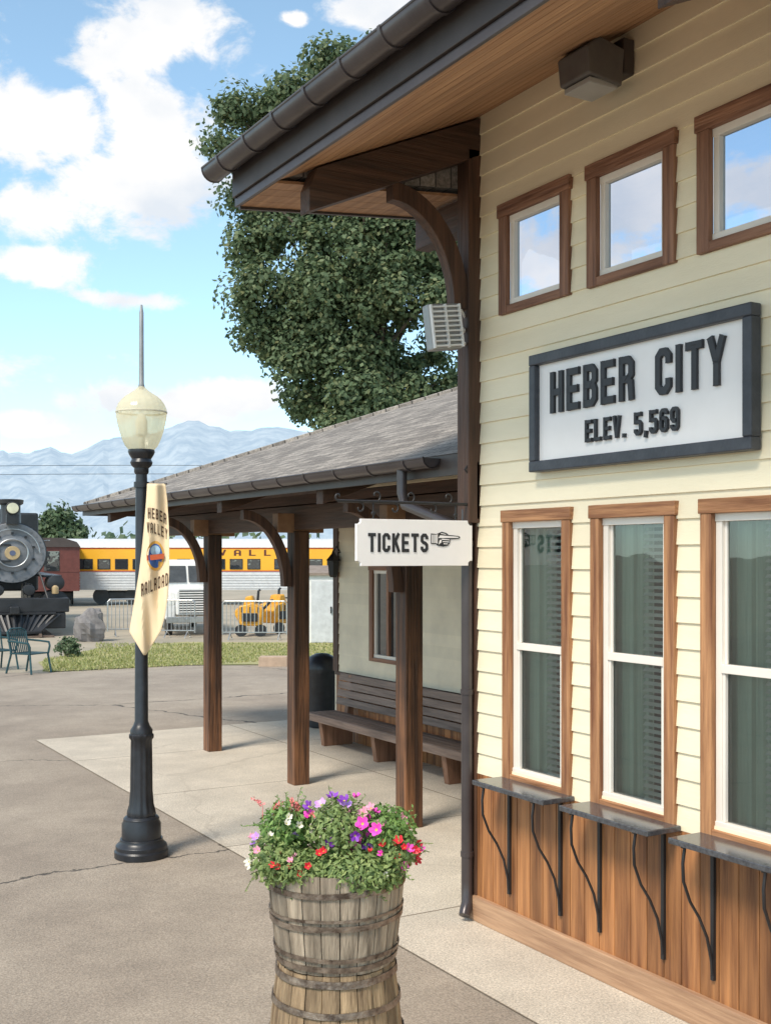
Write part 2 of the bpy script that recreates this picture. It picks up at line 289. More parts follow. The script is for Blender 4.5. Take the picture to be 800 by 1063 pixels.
def slabmat(name,ca,cb,sx,sy,off=(0,0)):
    m=asphalt(name,ca,cb,crack=tuple(v*.9 for v in ca)); N=m.node_tree.nodes; L=m.node_tree.links; B=N['Principled BSDF']
    src=B.inputs['Base Color'].links[0].from_socket
    tc=N.new('ShaderNodeTexCoord'); mp=N.new('ShaderNodeMapping'); mp.inputs['Location'].default_value=(off[0],off[1],0); L.new(tc.outputs['Object'],mp.inputs[0])
    br=N.new('ShaderNodeTexBrick'); br.offset=0; br.inputs['Brick Width'].default_value=sx; br.inputs['Row Height'].default_value=sy; br.inputs['Mortar Size'].default_value=.012; br.inputs['Scale'].default_value=1; br.inputs['Mortar Smooth'].default_value=.3
    br.inputs['Color1'].default_value=(1,1,1,1); br.inputs['Color2'].default_value=(.92,.92,.92,1); br.inputs['Mortar'].default_value=(.42,.39,.36,1); L.new(mp.outputs[0],br.inputs[0])
    mx=N.new('ShaderNodeMix'); mx.data_type='RGBA'; mx.blend_type='MULTIPLY'; mx.inputs[0].default_value=1; L.new(src,mx.inputs[6]); L.new(br.outputs[0],mx.inputs[7]); L.new(mx.outputs[2],B.inputs['Base Color']); return m
slab=slabmat('concrete_walk',(.55,.48,.39),(.66,.585,.48),3.05,2.6,(-4.1,.4))
sheet('yard_asphalt',[(-40,-8),(16,-8),(16,17.3),(G(360,691).x,G(360,691).y),(G(190,692).x,G(190,692).y),(G(45,699).x,G(45,699).y),(G(-120,696).x,G(-120,696).y),(-40,26)],.004,asph)
sheet('concrete_walk',[(4.1,-8),(15,-8),(15,17.25),(4.1,17.25)],.012,slab)
grass_under=M('grass_soil',(.24,.25,.09),(.42,.37,.19),rough=.95,scale=1.2)
gp=[G(50,698),G(190,691),G(375,690),G(420,668),G(190,667),G(100,674),G(40,688)]
sheet('grass_ground',[(p.x,p.y) for p in gp],.02,grass_under)
mb=MB()
for i in range(16000):
    a=random.uniform(45,400); b=random.uniform(668,697)
    if b>698-(a-50)*.05 or (a<100 and b<674+(100-a)*.2): continue
    p=G(a,b,.02); h=random.uniform(.03,.08); d=Vector((random.uniform(-1,1),random.uniform(-1,1),0)).normalized()*.018; l=Vector((random.uniform(-.05,.05),random.uniform(-.05,.05),h))
    mb.add([p-d,p+d,p+l],[(0,1,2)])
g=mb.build('grass',leaf_gr); g['kind']='stuff'; g['label']='dry green lawn strip between the paving and the trains'; g['category']='grass'
# ================= MOUNTAINS
rd=[(-900,500),(-500,470),(-200,445),(-60,450),(0,458),(30,462),(52,453),(75,463),(105,447),(130,442),(165,436),(195,425),(215,428),(240,437),(285,431),(340,440),(500,450),(800,470),(1400,500)]
def ridge(px):
    for (a,b),(c,d) in zip(rd,rd[1:]):
        if a<=px<=c: return b+(d-b)*(px-a)/(c-a)
    return 500
mb=MB(); nx=420; ny=30
for j in range(ny+1):
    f=j/ny
    for i in range(nx+1):
        px=-900+2300*i/nx; t=2600+1500*f; hgt=(CY-ridge(px))/F*4100
        q=Vector((px/60.,f*3,0)); n=noise.fractal(q,1,2.1,6); rg=1-abs(noise.noise(Vector((px/26.,f*1.6,3))))*2
        z=hgt*(f**1.15)*.93+ (n*45+rg*30)*math.sin(PI*min(f*1.0,1))*.9 + noise.fractal(Vector((px/14.,9,0)),1,2,5)*12*f
        p=EYE+ray(px,CY)*t; mb.v.append(Vector((p.x,p.y,max(z,0)-2 if j else -20)))
for j in range(ny):
    for i in range(nx):
        a=j*(nx+1)+i; mb.f.append((a,a+1,a+nx+2,a+nx+1)); mb.mi.append(0)
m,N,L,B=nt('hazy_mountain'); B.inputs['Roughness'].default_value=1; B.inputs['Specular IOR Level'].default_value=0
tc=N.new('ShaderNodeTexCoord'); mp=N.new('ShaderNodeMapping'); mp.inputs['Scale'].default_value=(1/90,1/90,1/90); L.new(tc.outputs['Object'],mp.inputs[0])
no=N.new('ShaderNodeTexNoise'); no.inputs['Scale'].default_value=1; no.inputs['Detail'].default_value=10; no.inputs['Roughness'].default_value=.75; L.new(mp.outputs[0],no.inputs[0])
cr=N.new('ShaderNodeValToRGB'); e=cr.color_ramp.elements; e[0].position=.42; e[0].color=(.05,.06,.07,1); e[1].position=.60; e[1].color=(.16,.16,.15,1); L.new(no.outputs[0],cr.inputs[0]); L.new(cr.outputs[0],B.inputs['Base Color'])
B.inputs['Emission Color'].default_value=(.50,.66,.82,1); B.inputs['Emission Strength'].default_value=.84  # aerial haze put into the material as a pale blue glow
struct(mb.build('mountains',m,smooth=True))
# ================= TREES
def crown(mb,lobes,ncl,nlf,size,rad,jit=1.0):
    tot=sum(r**2 for _,r,_ in lobes); cl=[]
    for c,r,dp in lobes:
        for k in range(max(2,int(ncl*r*r/tot))):
            d=Vector((random.gauss(0,1),random.gauss(0,1),random.gauss(0,1))).normalized(); q=r*random.uniform(.4,.93)
            cl.append(c+RT*d.x*q+FW*d.y*q*dp+UP*d.z*q)
    for c in cl:
        rr=rad*random.uniform(.5,1.25)
        for k in range(int(nlf*random.uniform(.6,1.3))):
            dd=Vector((random.gauss(0,1),random.gauss(0,1),random.gauss(0,1))).normalized()*rr*random.uniform(.1,1.1)**.6; dd.z*=.8; p=c+dd
            n=(dd.normalized()+Vector((random.uniform(-1,1),random.uniform(-1,1),random.uniform(-.3,1.2)))).normalized()
            a=n.orthogonal().normalized(); a.rotate(Matrix.Rotation(random.uniform(0,6.28),3,n)); b=n.cross(a); s=size*random.uniform(.6,1.3)
            mb.add([p-a*s,p-b*s*.65,p+a*s,p+b*s*.65],[(0,1,2,3)])
    return cl
T=34.
LB=[(346,72,28),(330,92,32),(305,106,34),(275,116,32),(248,126,26),(232,150,16),(262,165,28),(366,135,52),(420,130,58),(262,205,30),(300,190,44),(345,200,56),(420,215,68),(272,250,38),(350,285,70),(430,300,70),(400,250,60),(262,305,30),(270,340,30),(305,370,48),(358,390,62),(330,330,55),(430,400,60),(380,440,50),(318,425,32),(450,250,56),(395,80,40)]
lobes=[(at(a,b,T+random.uniform(-1,1)),r*T/F*.93,.8) for a,b,r in LB]
base=gt(400,T)
tr=thing('cottonwood_tree','tall leafy green tree rising behind the shingled porch roof','tree',base)
mb=MB(); cl=crown(mb,lobes,440,350,.082,.85); mb.build('crown',leaf_big,tr)
mb=MB(); top=at(385,160,T); mb.tube([base,base+UP*3,base+UP*6+RT*.2,at(392,330,T),at(388,230,T),top],[.5,.4,.35,.25,.13,.04],10)
for c in random.sample(cl,45):
    k=random.uniform(.25,.8); s=base.lerp(top,k); s.z=max(3.,min(c.z-1.5,s.z)); mb.tube([s,s.lerp(c,.5)+UP*.4,c],[.07,.04,.01],6)
mb.build('trunk',M('tree_trunk_dark',(.07,.055,.04),(.13,.10,.075),rough=.9),tr,smooth=True)
def small_tree(name,label,px,t,LB,ncl,nlf,size,rad):
    b=gt(px,t); o=thing(name,label,'tree',b); mb=MB(); crown(mb,[(at(a,c,t),r*t/F,.9) for a,c,r in LB],ncl,nlf,size,rad); mb.build('crown',leaf_dist,o)
    MB().tube([b,b+UP*1.5,at(px,LB[0][1],t)],[.3,.22,.05],8).build('trunk',bark,o)
small_tree('round_tree','small round dark tree between the steam engine and the lamp post',62,95,[(62,539,13),(50,550,11),(76,551,11),(62,556,14)],70,90,.22,.9)
mb=MB()
for i in range(150):
    px=-500+i*11+random.uniform(-5,5); t=random.uniform(170,230); h=random.uniform(4,8); c=gt(px,t)
    for k in range(60):
        p=c+Vector((random.gauss(0,2.4),random.gauss(0,2.4),abs(random.gauss(0,.5))*h)); s=random.uniform(.5,.9)
        a=Vector((random.gauss(0,1),random.gauss(0,1),random.gauss(0,1))).normalized(); b=a.orthogonal().normalized()
        mb.add([p-a*s,p-b*s,p+a*s,p+b*s],[(0,1,2,3)])
o=mb.build('far_treeline',leaf_dist); o['kind']='stuff'; o['label']='distant hazy line of trees along the foot of the mountains'; o['category']='trees'
# ================= MAIN STATION BUILDING
X=4.905; YC=7.17; YN=.5
st=thing('station_building','tall cream clapboard station building with brown window trim','building',(X+.1,5.5,0))
lowW=[(6.715-.957*i,5.965-.957*i) for i in range(3)]
upW=[(6.76-.965*i,5.975-.965*i) for i in range(3)]
def siding(x,y0,y1,z0,z1,holes,name,mat,parent,ex=.152):
    mb=MB(); z=z0; k=0
    while z<z1-.01:
        zt=min(z+ex,z1); br=sorted({z,zt}|{h for hh in holes for h in hh[2:] if z<h<zt})
        for a,b in zip(br,br[1:]):
            iv=[(y0,y1)]; mid=(a+b)/2
            for h in holes:
                if h[2]<mid<h[3]:
                    nvv=[]
                    for s,e in iv:
                        if h[1]<=s or h[0]>=e: nvv.append((s,e)); continue
                        if h[0]>s: nvv.append((s,h[0]))
                        if h[1]<e: nvv.append((h[1],e))
                    iv=nvv
            fx=lambda q:x-.018+.014*(q-z)/ex
            for s,e in iv: mb.add([(fx(a),s,a),(fx(a),e,a),(fx(b),e,b),(fx(b),s,b)],[(0,1,2,3)])
            if a==z:
                for s,e in iv: mb.add([(x-.018,s,a),(x-.002,s,a),(x-.002,e,a),(x-.018,e,a)],[(0,1,2,3)])
        z=zt
    return mb.build(name,mat,parent)
holes=[(b+.05,a-.05,1.18,2.98) for a,b in lowW]+[(b+.05,a-.05,4.48,5.17) for a,b in upW]
siding(X,YN,YC-.02,1.10,6.0,holes,'siding',siding_m,st)
MB().box(X+.9,YN+.1,0,X+1.0,YC-.1,3.55).build('dark_backing',darkroom,st)  # backing sheet behind the windows, room shade painted into its colour
MB().box(X+.02,YN+.1,3.56,8.5,YC-.08,3.66).build('upper_floor',roomwall,st)
MB().box(X+.0,YC-.08,0,12,YC,4.25).build('end_wall',siding_m,st)
MB().prism([(X+.02,YN,.01),(12,YN,.01),(12,YN,3.56),(8.5,YN,3.56),(8.5,YN,7.5),(X+.02,YN,5.95)],(0,.1,0)).build('end_wall',siding_m,st)
MB().box(11.9,YN+.1,0,12,YC-.08,3.56).build('back_wall',siding_m,st)
# unglazed openings at back and far end, added to show sky through upper panes
mb=MB(); y=YN+.1
while y<YC-.1: mb.box(8.44,y,3.66,8.5,y+.06,7.5); y+=1.65
mb.box(8.445,YN+.1,3.661,8.495,YC-.1,3.9); mb.build('added_back_frame',W_['darkz'],st)
for x in (X+.02,8.42): MB().box(x,YC-.07,4.252,x+.07,YC-.01,5.93+(x-X)*.44).build('added_end_post',W_['darkz'],st)
mb=MB()
y=YC-.03
while y>YN:
    w_=.139; mb.box(X-.016,y-w_,.19,X+.01,y,1.10); y-=.145
mb.build('wainscot',W_['wains'],st,bevel=.004)
MB().box(X-.001,YN,.0,X+.012,YC-.03,1.1).build('wainscot_backing',W_['darkz'],st)
MB().box(X-.05,YN,.012,X+.0,YC-.02,.195).build('baseboard',W_['base'],st,bevel=.006)
def window(y1,y0,z0,z1,cw,mats,gl,double,parent,x=X):
    wi=MB(); fw=.045
    wi.box(x+.0,y0+cw,z0+cw*.6,x+.05,y0+cw+fw,z1-cw); wi.box(x+.0,y1-cw-fw,z0+cw*.6,x+.05,y1-cw,z1-cw)
    wi.box(x-.006,y0+cw-.002,z1-cw-fw,x+.052,y1-cw+.002,z1-cw+.002); wi.box(x-.006,y0+cw-.002,z0+cw*.6-.002,x+.052,y1-cw+.002,z0+cw*.6+fw)
    zm=(z0+z1)/2+.0
    if double:
        wi.box(x-.004,y0+cw+fw-.002,zm-.025,x+.05,y1-cw-fw+.002,zm+.025)
        for (a,b,dx) in ((zm+.025,z1-cw-fw,.02),(z0+cw*.6+fw,zm-.025,.006)):
            wi.box(x+dx,y0+cw+fw,a,x+dx+.025,y0+cw+fw+.02,b); wi.box(x+dx,y1-cw-fw-.02,a,x+dx+.025,y1-cw-fw,b)
    f=wi.build('window',vinyl,parent,bevel=.003)
    MB().box(x-.038,y0,z0+.0,x+.002,y0+cw,z1-cw).build('side_casing',mats[0],f,bevel=.004)
    MB().box(x-.038,y1-cw,z0,x+.002,y1,z1-cw).build('side_casing',mats[0],f,bevel=.004)
    MB().box(x-.044,y0-.012,z1-cw,x+.003,y1+.012,z1).build('head_casing',mats[1],f,bevel=.004)
    MB().box(x-.036,y0+cw,z0,x+.003,y1-cw,z0+cw*.6).build('sill_casing',mats[1],f,bevel=.004)
    MB().add([(x+.032,y0+cw+.01,z0+.03),(x+.032,y1-cw-.01,z0+.03),(x+.032,y1-cw-.01,z1-cw-.01),(x+.032,y0+cw+.01,z1-cw-.01)],[(0,3,2,1)]).build('pane',gl,f)
    return f
for a,b in upW: window(a,b,4.43,5.22,.095,(W_['casing'],W_['casing_h']),glass_hi,False,st)
for i,(a,b) in enumerate(lowW):
    f=window(a,b,1.11,3.03,.085,(W_['casing2'],W_['casing2h']),glass_lo,True,st)
    mb=MB(); z=1.2
    while z<2.95:
        mb.add([(X+.055,b+.09,z),(X+.075,b+.09,z+.020),(X+.075,b+.36,z+.020),(X+.055,b+.36,z)],[(0,1,2,3)]); z+=.042
    mb.build('blind',blind,f)
    mb=MB(); n=30; v=[]
    for k in range(n+1):
        yy=a-.04-(.38)*k/n; xx=X+.10+.012*math.sin(k*1.1)+.006*math.sin(k*2.9)+.012*(k/n); v+=[(xx,yy,1.15),(xx,yy,2.98)]
    mb.add(v,[(2*k,2*k+2,2*k+3,2*k+1) for k in range(n)]).build('curtain',curtain,f,smooth=True)
# counter shelves
for i in range(3):
    ya=6.73-.965*i; yb=ya-.80
    s=MB().box(4.62,yb,1.095,X-.02,ya,1.13).build('counter_shelf',shelfm,st,bevel=.006)
    for yy in (ya-.09,yb+.14):
        mb=MB(); mb.tube([(4.66,yy,1.09),(4.645,yy,1.0),(4.65,yy,.90),(4.70,yy,.78),(4.77,yy,.68),(4.83,yy,.56),(4.865,yy,.42),(4.87,yy,.34)],.0095,6)
        mb.box(4.868,yy-.012,.31,4.888,yy+.012,1.094); mb.box(4.64,yy-.012,1.084,4.88,yy+.012,1.094)
        mb.build('shelf_bracket',iron,s,smooth=True)
# corner
MB().box(4.79,7.02,2.95,4.925,YC+.0,5.70).build('corner_post',W_['darkz'],st,bevel=.006)
MB().box(4.875,7.05,.195,4.925,YC+.002,2.95).build('corner_board',W_['darkz'],st,bevel=.004)
mb=MB(); mb.tube([(4.83,7.10,3.05),(4.83,7.10,.32),(4.83,7.10,.14),(4.78,7.06,.06)],.043,14)
for z in (.5,1.7,2.8): mb.lathe((4.83,7.10,z),[(.042,-.02),(.049,-.018),(.049,.018),(.042,.02)],14)
mb.build('downspout',gutm,st,smooth=True)
def arc_brace(mb,xA,zA,xB,zB,th,y0,w_,n=14):
    a=xB-xA; b=zA-zB; po=[]; pi=[]
    for k in range(n+1):
        t=PI/2*k/n; po.append((xA+a*math.sin(t),y0,zB+b*math.cos(t))); pi.append((xA+(a-th)*math.sin(t),y0,zB+(b-th)*math.cos(t)))
    poly=po+pi[::-1]; mb.prism(poly,(0,w_,0)); return mb
for i,yb in enumerate((7.02,3.55)):
    mb=MB(); mb.prism([(3.49,yb,5.04),(3.49,yb,5.20),(3.55,yb,5.345),(4.90,yb,5.94),(4.90,yb,5.66)],(0,.14,0)); bm_=mb.build('eave_beam',W_['dark'],st,bevel=.006)
    arc_brace(MB(),4.16,5.36,4.81,4.52,.13,yb+.02,.10).build('knee_brace',W_['darkz'],st,bevel=.004)
MB().box(4.80,YC+.002,5.12,4.93,7.78,5.36).build('eave_beam',W_['darky'],st,bevel=.006)
# soffit, roof, fascia
mb=MB(); nb=15
for k in range(nb):
    x0=3.30+(4.93-3.30)*k/nb; x1=3.30+(4.93-3.30)*(k+1)/nb-.006; z0=5.25+.44*(x0-3.3); z1=5.25+.44*(x1-3.3)
    mb.prism([(x0,YN,z0),(x1,YN,z1),(x1,YN,z1+.02),(x0,YN,z0+.02)],(0,7.16-YN,0))
for k in range(4):
    ya=7.19+k*.153; mb.prism([(3.32,ya,5.25),(3.32,ya+.147,5.25),(3.32,ya+.147,5.27),(3.32,ya,5.27)],(1.66,0,.155))
mb.build('soffit',W_['soffit'],st)
mb=MB(); mb.prism([(3.30,YN,5.30),(3.30,YN,5.55),(8.6,YN,7.88),(8.6,YN,7.60)],(0,7.165-YN,0)); mb.prism([(3.30,7.17,5.30),(3.30,7.17,5.55),(4.98,7.17,6.28),(4.98,7.17,5.46)],(0,.62,0))
mb.box(8.5,YN,3.6,13,YC,3.75)
shing_m,N,L,B=nt('roof_shingles'); B.inputs['Roughness'].default_value=.92
tc=N.new('ShaderNodeTexCoord'); sp=N.new('ShaderNodeSeparateXYZ'); L.new(tc.outputs['Object'],sp.inputs[0]); cb=N.new('ShaderNodeCombineXYZ'); L.new(sp.outputs[1],cb.inputs[0]); L.new(sp.outputs[0],cb.inputs[1])
br=N.new('ShaderNodeTexBrick'); br.inputs['Brick Width'].default_value=.26; br.inputs['Row Height'].default_value=.135; br.inputs['Scale'].default_value=1; br.inputs['Mortar Size'].default_value=.006; br.inputs['Bias'].default_value=0
br.inputs['Color1'].default_value=(.17,.15,.133,1); br.inputs['Color2'].default_value=(.32,.285,.25,1); br.inputs['Mortar'].default_value=(.06,.055,.05,1); L.new(cb.outputs[0],br.inputs[0])
no=N.new('ShaderNodeTexNoise'); no.inputs['Scale'].default_value=30; no.inputs['Detail'].default_value=6; no.inputs['Roughness'].default_value=.8; L.new(tc.outputs['Object'],no.inputs[0]); mrr=N.new('ShaderNodeMapRange'); mrr.inputs[1].default_value=.3; mrr.inputs[2].default_value=.7; mrr.inputs[3].default_value=.35; mrr.inputs[4].default_value=1.6; L.new(no.outputs[0],mrr.inputs[0])
v=N.new('ShaderNodeVectorMath'); v.operation='SCALE'; L.new(br.outputs[0],v.inputs[0]); L.new(mrr.outputs[0],v.inputs['Scale']); L.new(v.outputs[0],B.inputs['Base Color'])
bu=N.new('ShaderNodeBump'); bu.inputs['Strength'].default_value=.7; bu.inputs['Distance'].default_value=.02; L.new(br.outputs[1],bu.inputs['Height']); bu.invert=True; L.new(bu.outputs[0],B.inputs['Normal'])
mb.build('roof',shing_m,st)
MB().box(3.255,YN,5.30,3.297,7.80,5.50).build('fascia',fasm,st,bevel=.004)
MB().box(3.275,YN,5.235,3.298,7.80,5.298).build('drip_edge',gutm,st,bevel=.004)
MB().prism([(3.316,7.793,5.23),(3.316,7.793,5.46),(4.98,7.793,5.61),(4.98,7.793,5.39)],(0,.03,0)).build('fascia',fasm,st)
def gutter(xc,zc,r,y0,y1,step,parent,caps=True):
    def cres(r1,r2,y,n=12):
        o=[(xc+r1*math.cos(PI+PI*k/n),y,zc+r1*math.sin(PI+PI*k/n)) for k in range(n+1)]; i_=[(xc+r2*math.cos(PI+PI*k/n),y,zc+r2*math.sin(PI+PI*k/n)) for k in range(n+1)]
        return o+i_[::-1]
    g=MB(); g.prism(cres(r,r-.006,y0),(0,y1-y0,0)); g.tube([(xc-r+.002,y0,zc),(xc-r+.002,y1,zc)],.009,8)
    if caps:
        for y in (y0,y1-.006): g.prism([(xc+(r+.004)*math.cos(PI+PI*k/12),y,zc+(r+.004)*math.sin(PI+PI*k/12)) for k in range(13)],(0,.01,0))
    go=g.build('gutter',gutm,parent,smooth=True)
    y=y0+step*.5
    while y<y1:
        s=MB(); s.prism(cres(r+.008,r+.001,y),(0,.03,0)); s.box(xc-r-.008,y,zc+.0,xc+r+.008,y+.03,zc+.008); s.build('gutter_strap',gutm,go,smooth=True); y+=step
gutter(3.162,5.525,.09,YN,7.93,.46,st)
# ================= SIGNS
sg=thing('station_sign','large white board with black frame reading HEBER CITY ELEV. 5,569','sign',(X-.06,5.3,3.275))
y1,y0,sz0,sz1=6.317,4.365,3.275,4.068
MB().box(4.845,y0+.03,sz0+.03,4.88,y1-.03,sz1-.03).build('board',white,sg)
mb=MB(); mb.box(4.80,y0,sz0,4.882,y1,sz0+.072); mb.box(4.80,y0,sz1-.072,4.882,y1,sz1); mb.box(4.802,y0,sz0+.072,4.882,y0+.066,sz1-.072); mb.box(4.802,y1-.066,sz0+.072,4.882,y1,sz1-.072)
mb.build('frame',frameblk,sg,bevel=.008)
def wtext(s,pa,pb,gap=.13,th=.17):
    A1=onx(pa[0],pa[1],4.83); A2=onx(pa[0],pa[2],4.83); B1=onx(pb[0],pb[1],4.83); B2=onx(pb[0],pb[2],4.83)
    z1=(A1.z+B1.z)/2; z0=(A2.z+B2.z)/2
    mq=MB(); stroke_text(mq,s,(4.8445,A1.y,z0),(0,B1.y-A1.y,0),(0,0,z1-z0),(-.022,0,0),th,gap); mq.build('lettering',blackplate,sg,bevel=.002)
wtext('HEBER',(571,387,429),(657,368,415),.16,.17)
wtext('CITY',(680,363,411),(752,347,399),.16,.17)
wtext('ELEV. 5,569',(607,436,459),(704,422,447),.17,.165)
# tickets
YS=7.03
tk=thing('ticket_sign','white hanging TICKETS sign with pointing hand on black iron arm','sign',(4.35,YS,2.63))
xa,xb=ony(370,560,YS).x,ony(490,560,YS).x; za,zb=2.635,2.965; c=.035
poly=[(xa,za+c),(xa+c*.6,za+c),(xa+c,za+c*.6),(xa+c,za),(xb-c,za),(xb-c,za+c*.6),(xb-c*.6,za+c),(xb,za+c),(xb,zb-c),(xb-c*.6,zb-c),(xb-c,zb-c*.6),(xb-c,zb),(xa+c,zb),(xa+c,zb-c*.6),(xa+c*.6,zb-c),(xa,zb-c)]
MB().prism([(p[0],YS,p[1]) for p in poly],(0,.025,0)).build('board',white,tk,bevel=.003)
mb=MB(); A0=ony(382,573,YS-.002); A1=ony(444,554,YS-.002); stroke_text(mb,'TICKETS',(A0.x,YS-.0005,A0.z),(A1.x-A0.x,0,0),(0,0,A1.z-A0.z),(0,-.004,0),.18,.15); mb.build('lettering',blackplate,tk)
hx=ony(447,568,YS).x; hz=ony(447,568.5,YS).z; hw=(ony(477,560,YS).x-hx)/33.; 
def hp(pts,y,d): return MB().prism([(hx+p[0]*hw,y,hz+p[1]*hw) for p in pts],(0,d,0))
hand=[(0,3.5),(6,3.5),(7,2),(14,1),(19,2),(21,4),(21.5,6),(22,8),(31,8.6),(33,9.6),(33,10.6),(31,11.4),(20,12.2),(17,14.2),(12,15.2),(8,13.6),(6,13),(0,13.5)]
hp(hand,YS-.004,.0036).build('hand_emblem',blackplate,tk)
mb=MB()
hl=[[(6.4,3.9),(7.2,3.9),(7.2,12.8),(6.4,12.8)],[(12,7.6),(20.8,7.1),(20.8,7.9),(12,8.6)],[(13,5.4),(20.4,5.1),(20.4,5.9),(13,6.2)],[(14,3.4),(18.8,3.3),(18.8,4),(14,4.2)],[(8,9.2),(31,9.5),(31,10.5),(10,11.8)],[(11,13.2),(16.5,12.5),(16.6,13),(11.2,14)]]
for k in range(4): hl.append([(.8+k*1.45,4.4),(1.6+k*1.45,4.4),(1.6+k*1.45,12.4),(.8+k*1.45,12.4)])
for k in range(4): hl.append([(8.3+k*.9,3.2+k*.5),(8.8+k*.9,3.1+k*.5),(10.3+k*.5,7.4),(9.8+k*.5,7.6)])
for ln in hl: mb.prism([(hx+p[0]*hw,YS-.0055,hz+p[1]*hw) for p in ln],(0,.0013,0))
mb.build('emblem_highlight',white,tk)
mb=MB(); zt=3.085; xe=ony(352,520,YS).x
mb.tube([(4.86,YS+.01,zt),(xe,YS+.01,zt)],.011,8); mb.box(4.868,YS-.01,2.98,4.886,YS+.03,3.40)
mb.tube([(4.865,YS+.01,3.36),(4.80,YS+.01,3.38),(4.77,YS+.01,3.34),(4.80,YS+.01,3.31),(4.83,YS+.01,3.33)],.008,6)
def scroll(cx,cz,r,turn,sgn,st0):
    return [(cx+sgn*r*(1-.75*k/18)*math.cos(st0+turn*k/18),YS+.01,cz+r*(1-.75*k/18)*math.sin(st0+turn*k/18)) for k in range(19)]
for cx in (4.62,4.30,4.02): mb.tube(scroll(cx,zt+.045,.045,5.0,1,-1.57),.0065,6); mb.tube(scroll(cx-.13,zt-.045,.04,5.0,-1,1.57),.0065,6)
mb.tube(scroll(xe,zt+.03,.03,4.5,-1,-1.57),.008,6)
mb.build('iron_arm',iron,tk,smooth=True)
for x in (xa+.14,xb-.14):
    mb=MB(); mb.tube([(x,YS+.011,zt),(x,YS+.012,zb-.01)],.006,6); mb.lathe((x,YS+.012,zb+.04),[(.012,-.01),(.016,0),(.012,.01)],8,axis=(0,1,0)); mb.build('hanger',iron,tk)
# ================= FIXTURES ON THE BUILDING
p=onx(645,70,4.9)
wl=thing('wall_floodlight','dark boxy floodlight with grey lens high under the eave','light',p)
yb=p.y; zb_=p.z
MB().box(4.80,yb-.13,zb_-.10,4.888,yb+.13,zb_+.12).build('mounting_box',fasm,wl,bevel=.01)
MB().prism([(4.52,yb-.14,zb_-.16),(4.78,yb-.14,zb_-.19),(4.80,yb-.14,zb_+.04),(4.60,yb-.14,zb_+.08),(4.50,yb-.14,zb_+.0)],(0,.28,0)).build('housing',M('floodlight_housing',(.09,.08,.075),(.12,.11,.1),rough=.5),wl,bevel=.012)
MB().box(4.54,yb-.12,zb_-.205,4.76,yb+.12,zb_-.17).build('lens',M('frosted_lens',(.4,.4,.38),rough=.3),wl,bevel=.006)
fl=thing('corner_floodlight','white louvred floodlight clamped to the brown corner post','light',ony(476,340,7.05))
c=ony(459,340,7.05); 
def obox(mb,c,ax,ay,az,sx,sy,sz):
    vs=[]; 
    for k in (-1,1):
        for (i,j) in ((-1,-1),(1,-1),(1,1),(-1,1)): vs.append(c+ax*sx/2*i+ay*sy/2*j+az*sz/2*k)
    return mb.add(vs,[(0,3,2,1),(4,5,6,7),(0,1,5,4),(1,2,6,5),(2,3,7,6),(3,0,4,7)])
ax=(RT*.9+FW*.42).normalized(); ay=Vector((-ax.y,ax.x,0)); az=UP.copy(); tl=Matrix.Rotation(R(-7),3,ay); ax=tl@ax; az=tl@az
obox(MB(),c,ax,ay,az,.25,.10,.33).build('housing',greymet,fl,bevel=.012)
mb=MB()
for k in range(9): obox(mb,c-ay*.062+az*(-.14+.035*k),ax,ay,az,.235,.03,.012)
for k in (-.5,0,.5): obox(mb,c-ay*.07+ax*.23*k,ax,ay,az,.012,.03,.31)
mb.build('louvre',white2,fl)
e=Vector((4.80,7.08,c.z)); MB().tube([c+ay*.03+ax*.1,c+ax*.15+ay*.03,e],.018,8).build('mounting_arm',white2,fl,smooth=True)
MB().tube([c+az*.12+ax*.12,c+az*.12+ax*.17,e+UP*.1],.01,6).build('brace_rod',white2,fl,smooth=True); MB().tube([c-az*.12+ax*.12,c-az*.12+ax*.17,e-UP*.1],.01,6).build('brace_rod',white2,fl,smooth=True)
# ================= WING WITH PORCH
wg=thing('station_wing','low cream wing with shingled hip roof over a post and beam porch','building',(9,11,0))
WX=8.05; ye=15.25
wa=onx(385,600,WX).y; wb=onx(421,600,WX).y
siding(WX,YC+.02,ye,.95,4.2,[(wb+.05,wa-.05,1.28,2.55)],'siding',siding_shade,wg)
mb=MB(); mb.box(WX+.5,YC+.05,0,WX+.6,ye-.1,4.2); mb.build('dark_backing',darkroom,wg)  # same dark sheet, painted dimness behind the porch window
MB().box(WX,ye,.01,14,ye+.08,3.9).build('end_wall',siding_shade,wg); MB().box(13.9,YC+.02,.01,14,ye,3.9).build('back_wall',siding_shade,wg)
mb=MB(); y=ye
while y>YC+.2: mb.box(WX-.02,y-.135,.012,WX+.01,y,.95); y-=.14
mb.build('wainscot',W_['wains'],wg,bevel=.004)
MB().box(WX-.04,YC+.02,.95,WX+.005,ye,1.0).build('wainscot_cap',W_['darky'],wg)
MB().box(WX-.03,ye-.06,1.0,WX+.01,ye+.09,3.9).build('corner_board',W_['darkz'],wg)
f=window(wa,wb,1.23,2.60,.09,(W_['casing'],W_['casing_h']),glass_dk,False,wg,x=WX)
MB().box(WX-.01,(wa+wb)/2-.03,1.33,WX+.05,(wa+wb)/2+.03,2.5).build('mullion',W_['casing'],f)
ex0,ex1,ey0,ey1=4.95,14.15,YC+.02,17.7; ez=3.50; pit=.377; rx=9.55; rz=ez+pit*(rx-ex0)
def hip(mb,dz,ins):
    a=ex0+ins; b=ex1-ins; c_=ey0; d=ey1-ins; z=ez+dz
    mb.add([(a,c_,z),(b,c_,z),(b,d,z),(a,d,z),(rx,c_,z+pit*(rx-a)),(rx,d-(rx-a),z+pit*(rx-a))],[(0,4,5,3),(1,2,5,4),(3,5,2)])
mb=MB(); hip(mb,.0,0); mb.build('roof',shing_m,wg)
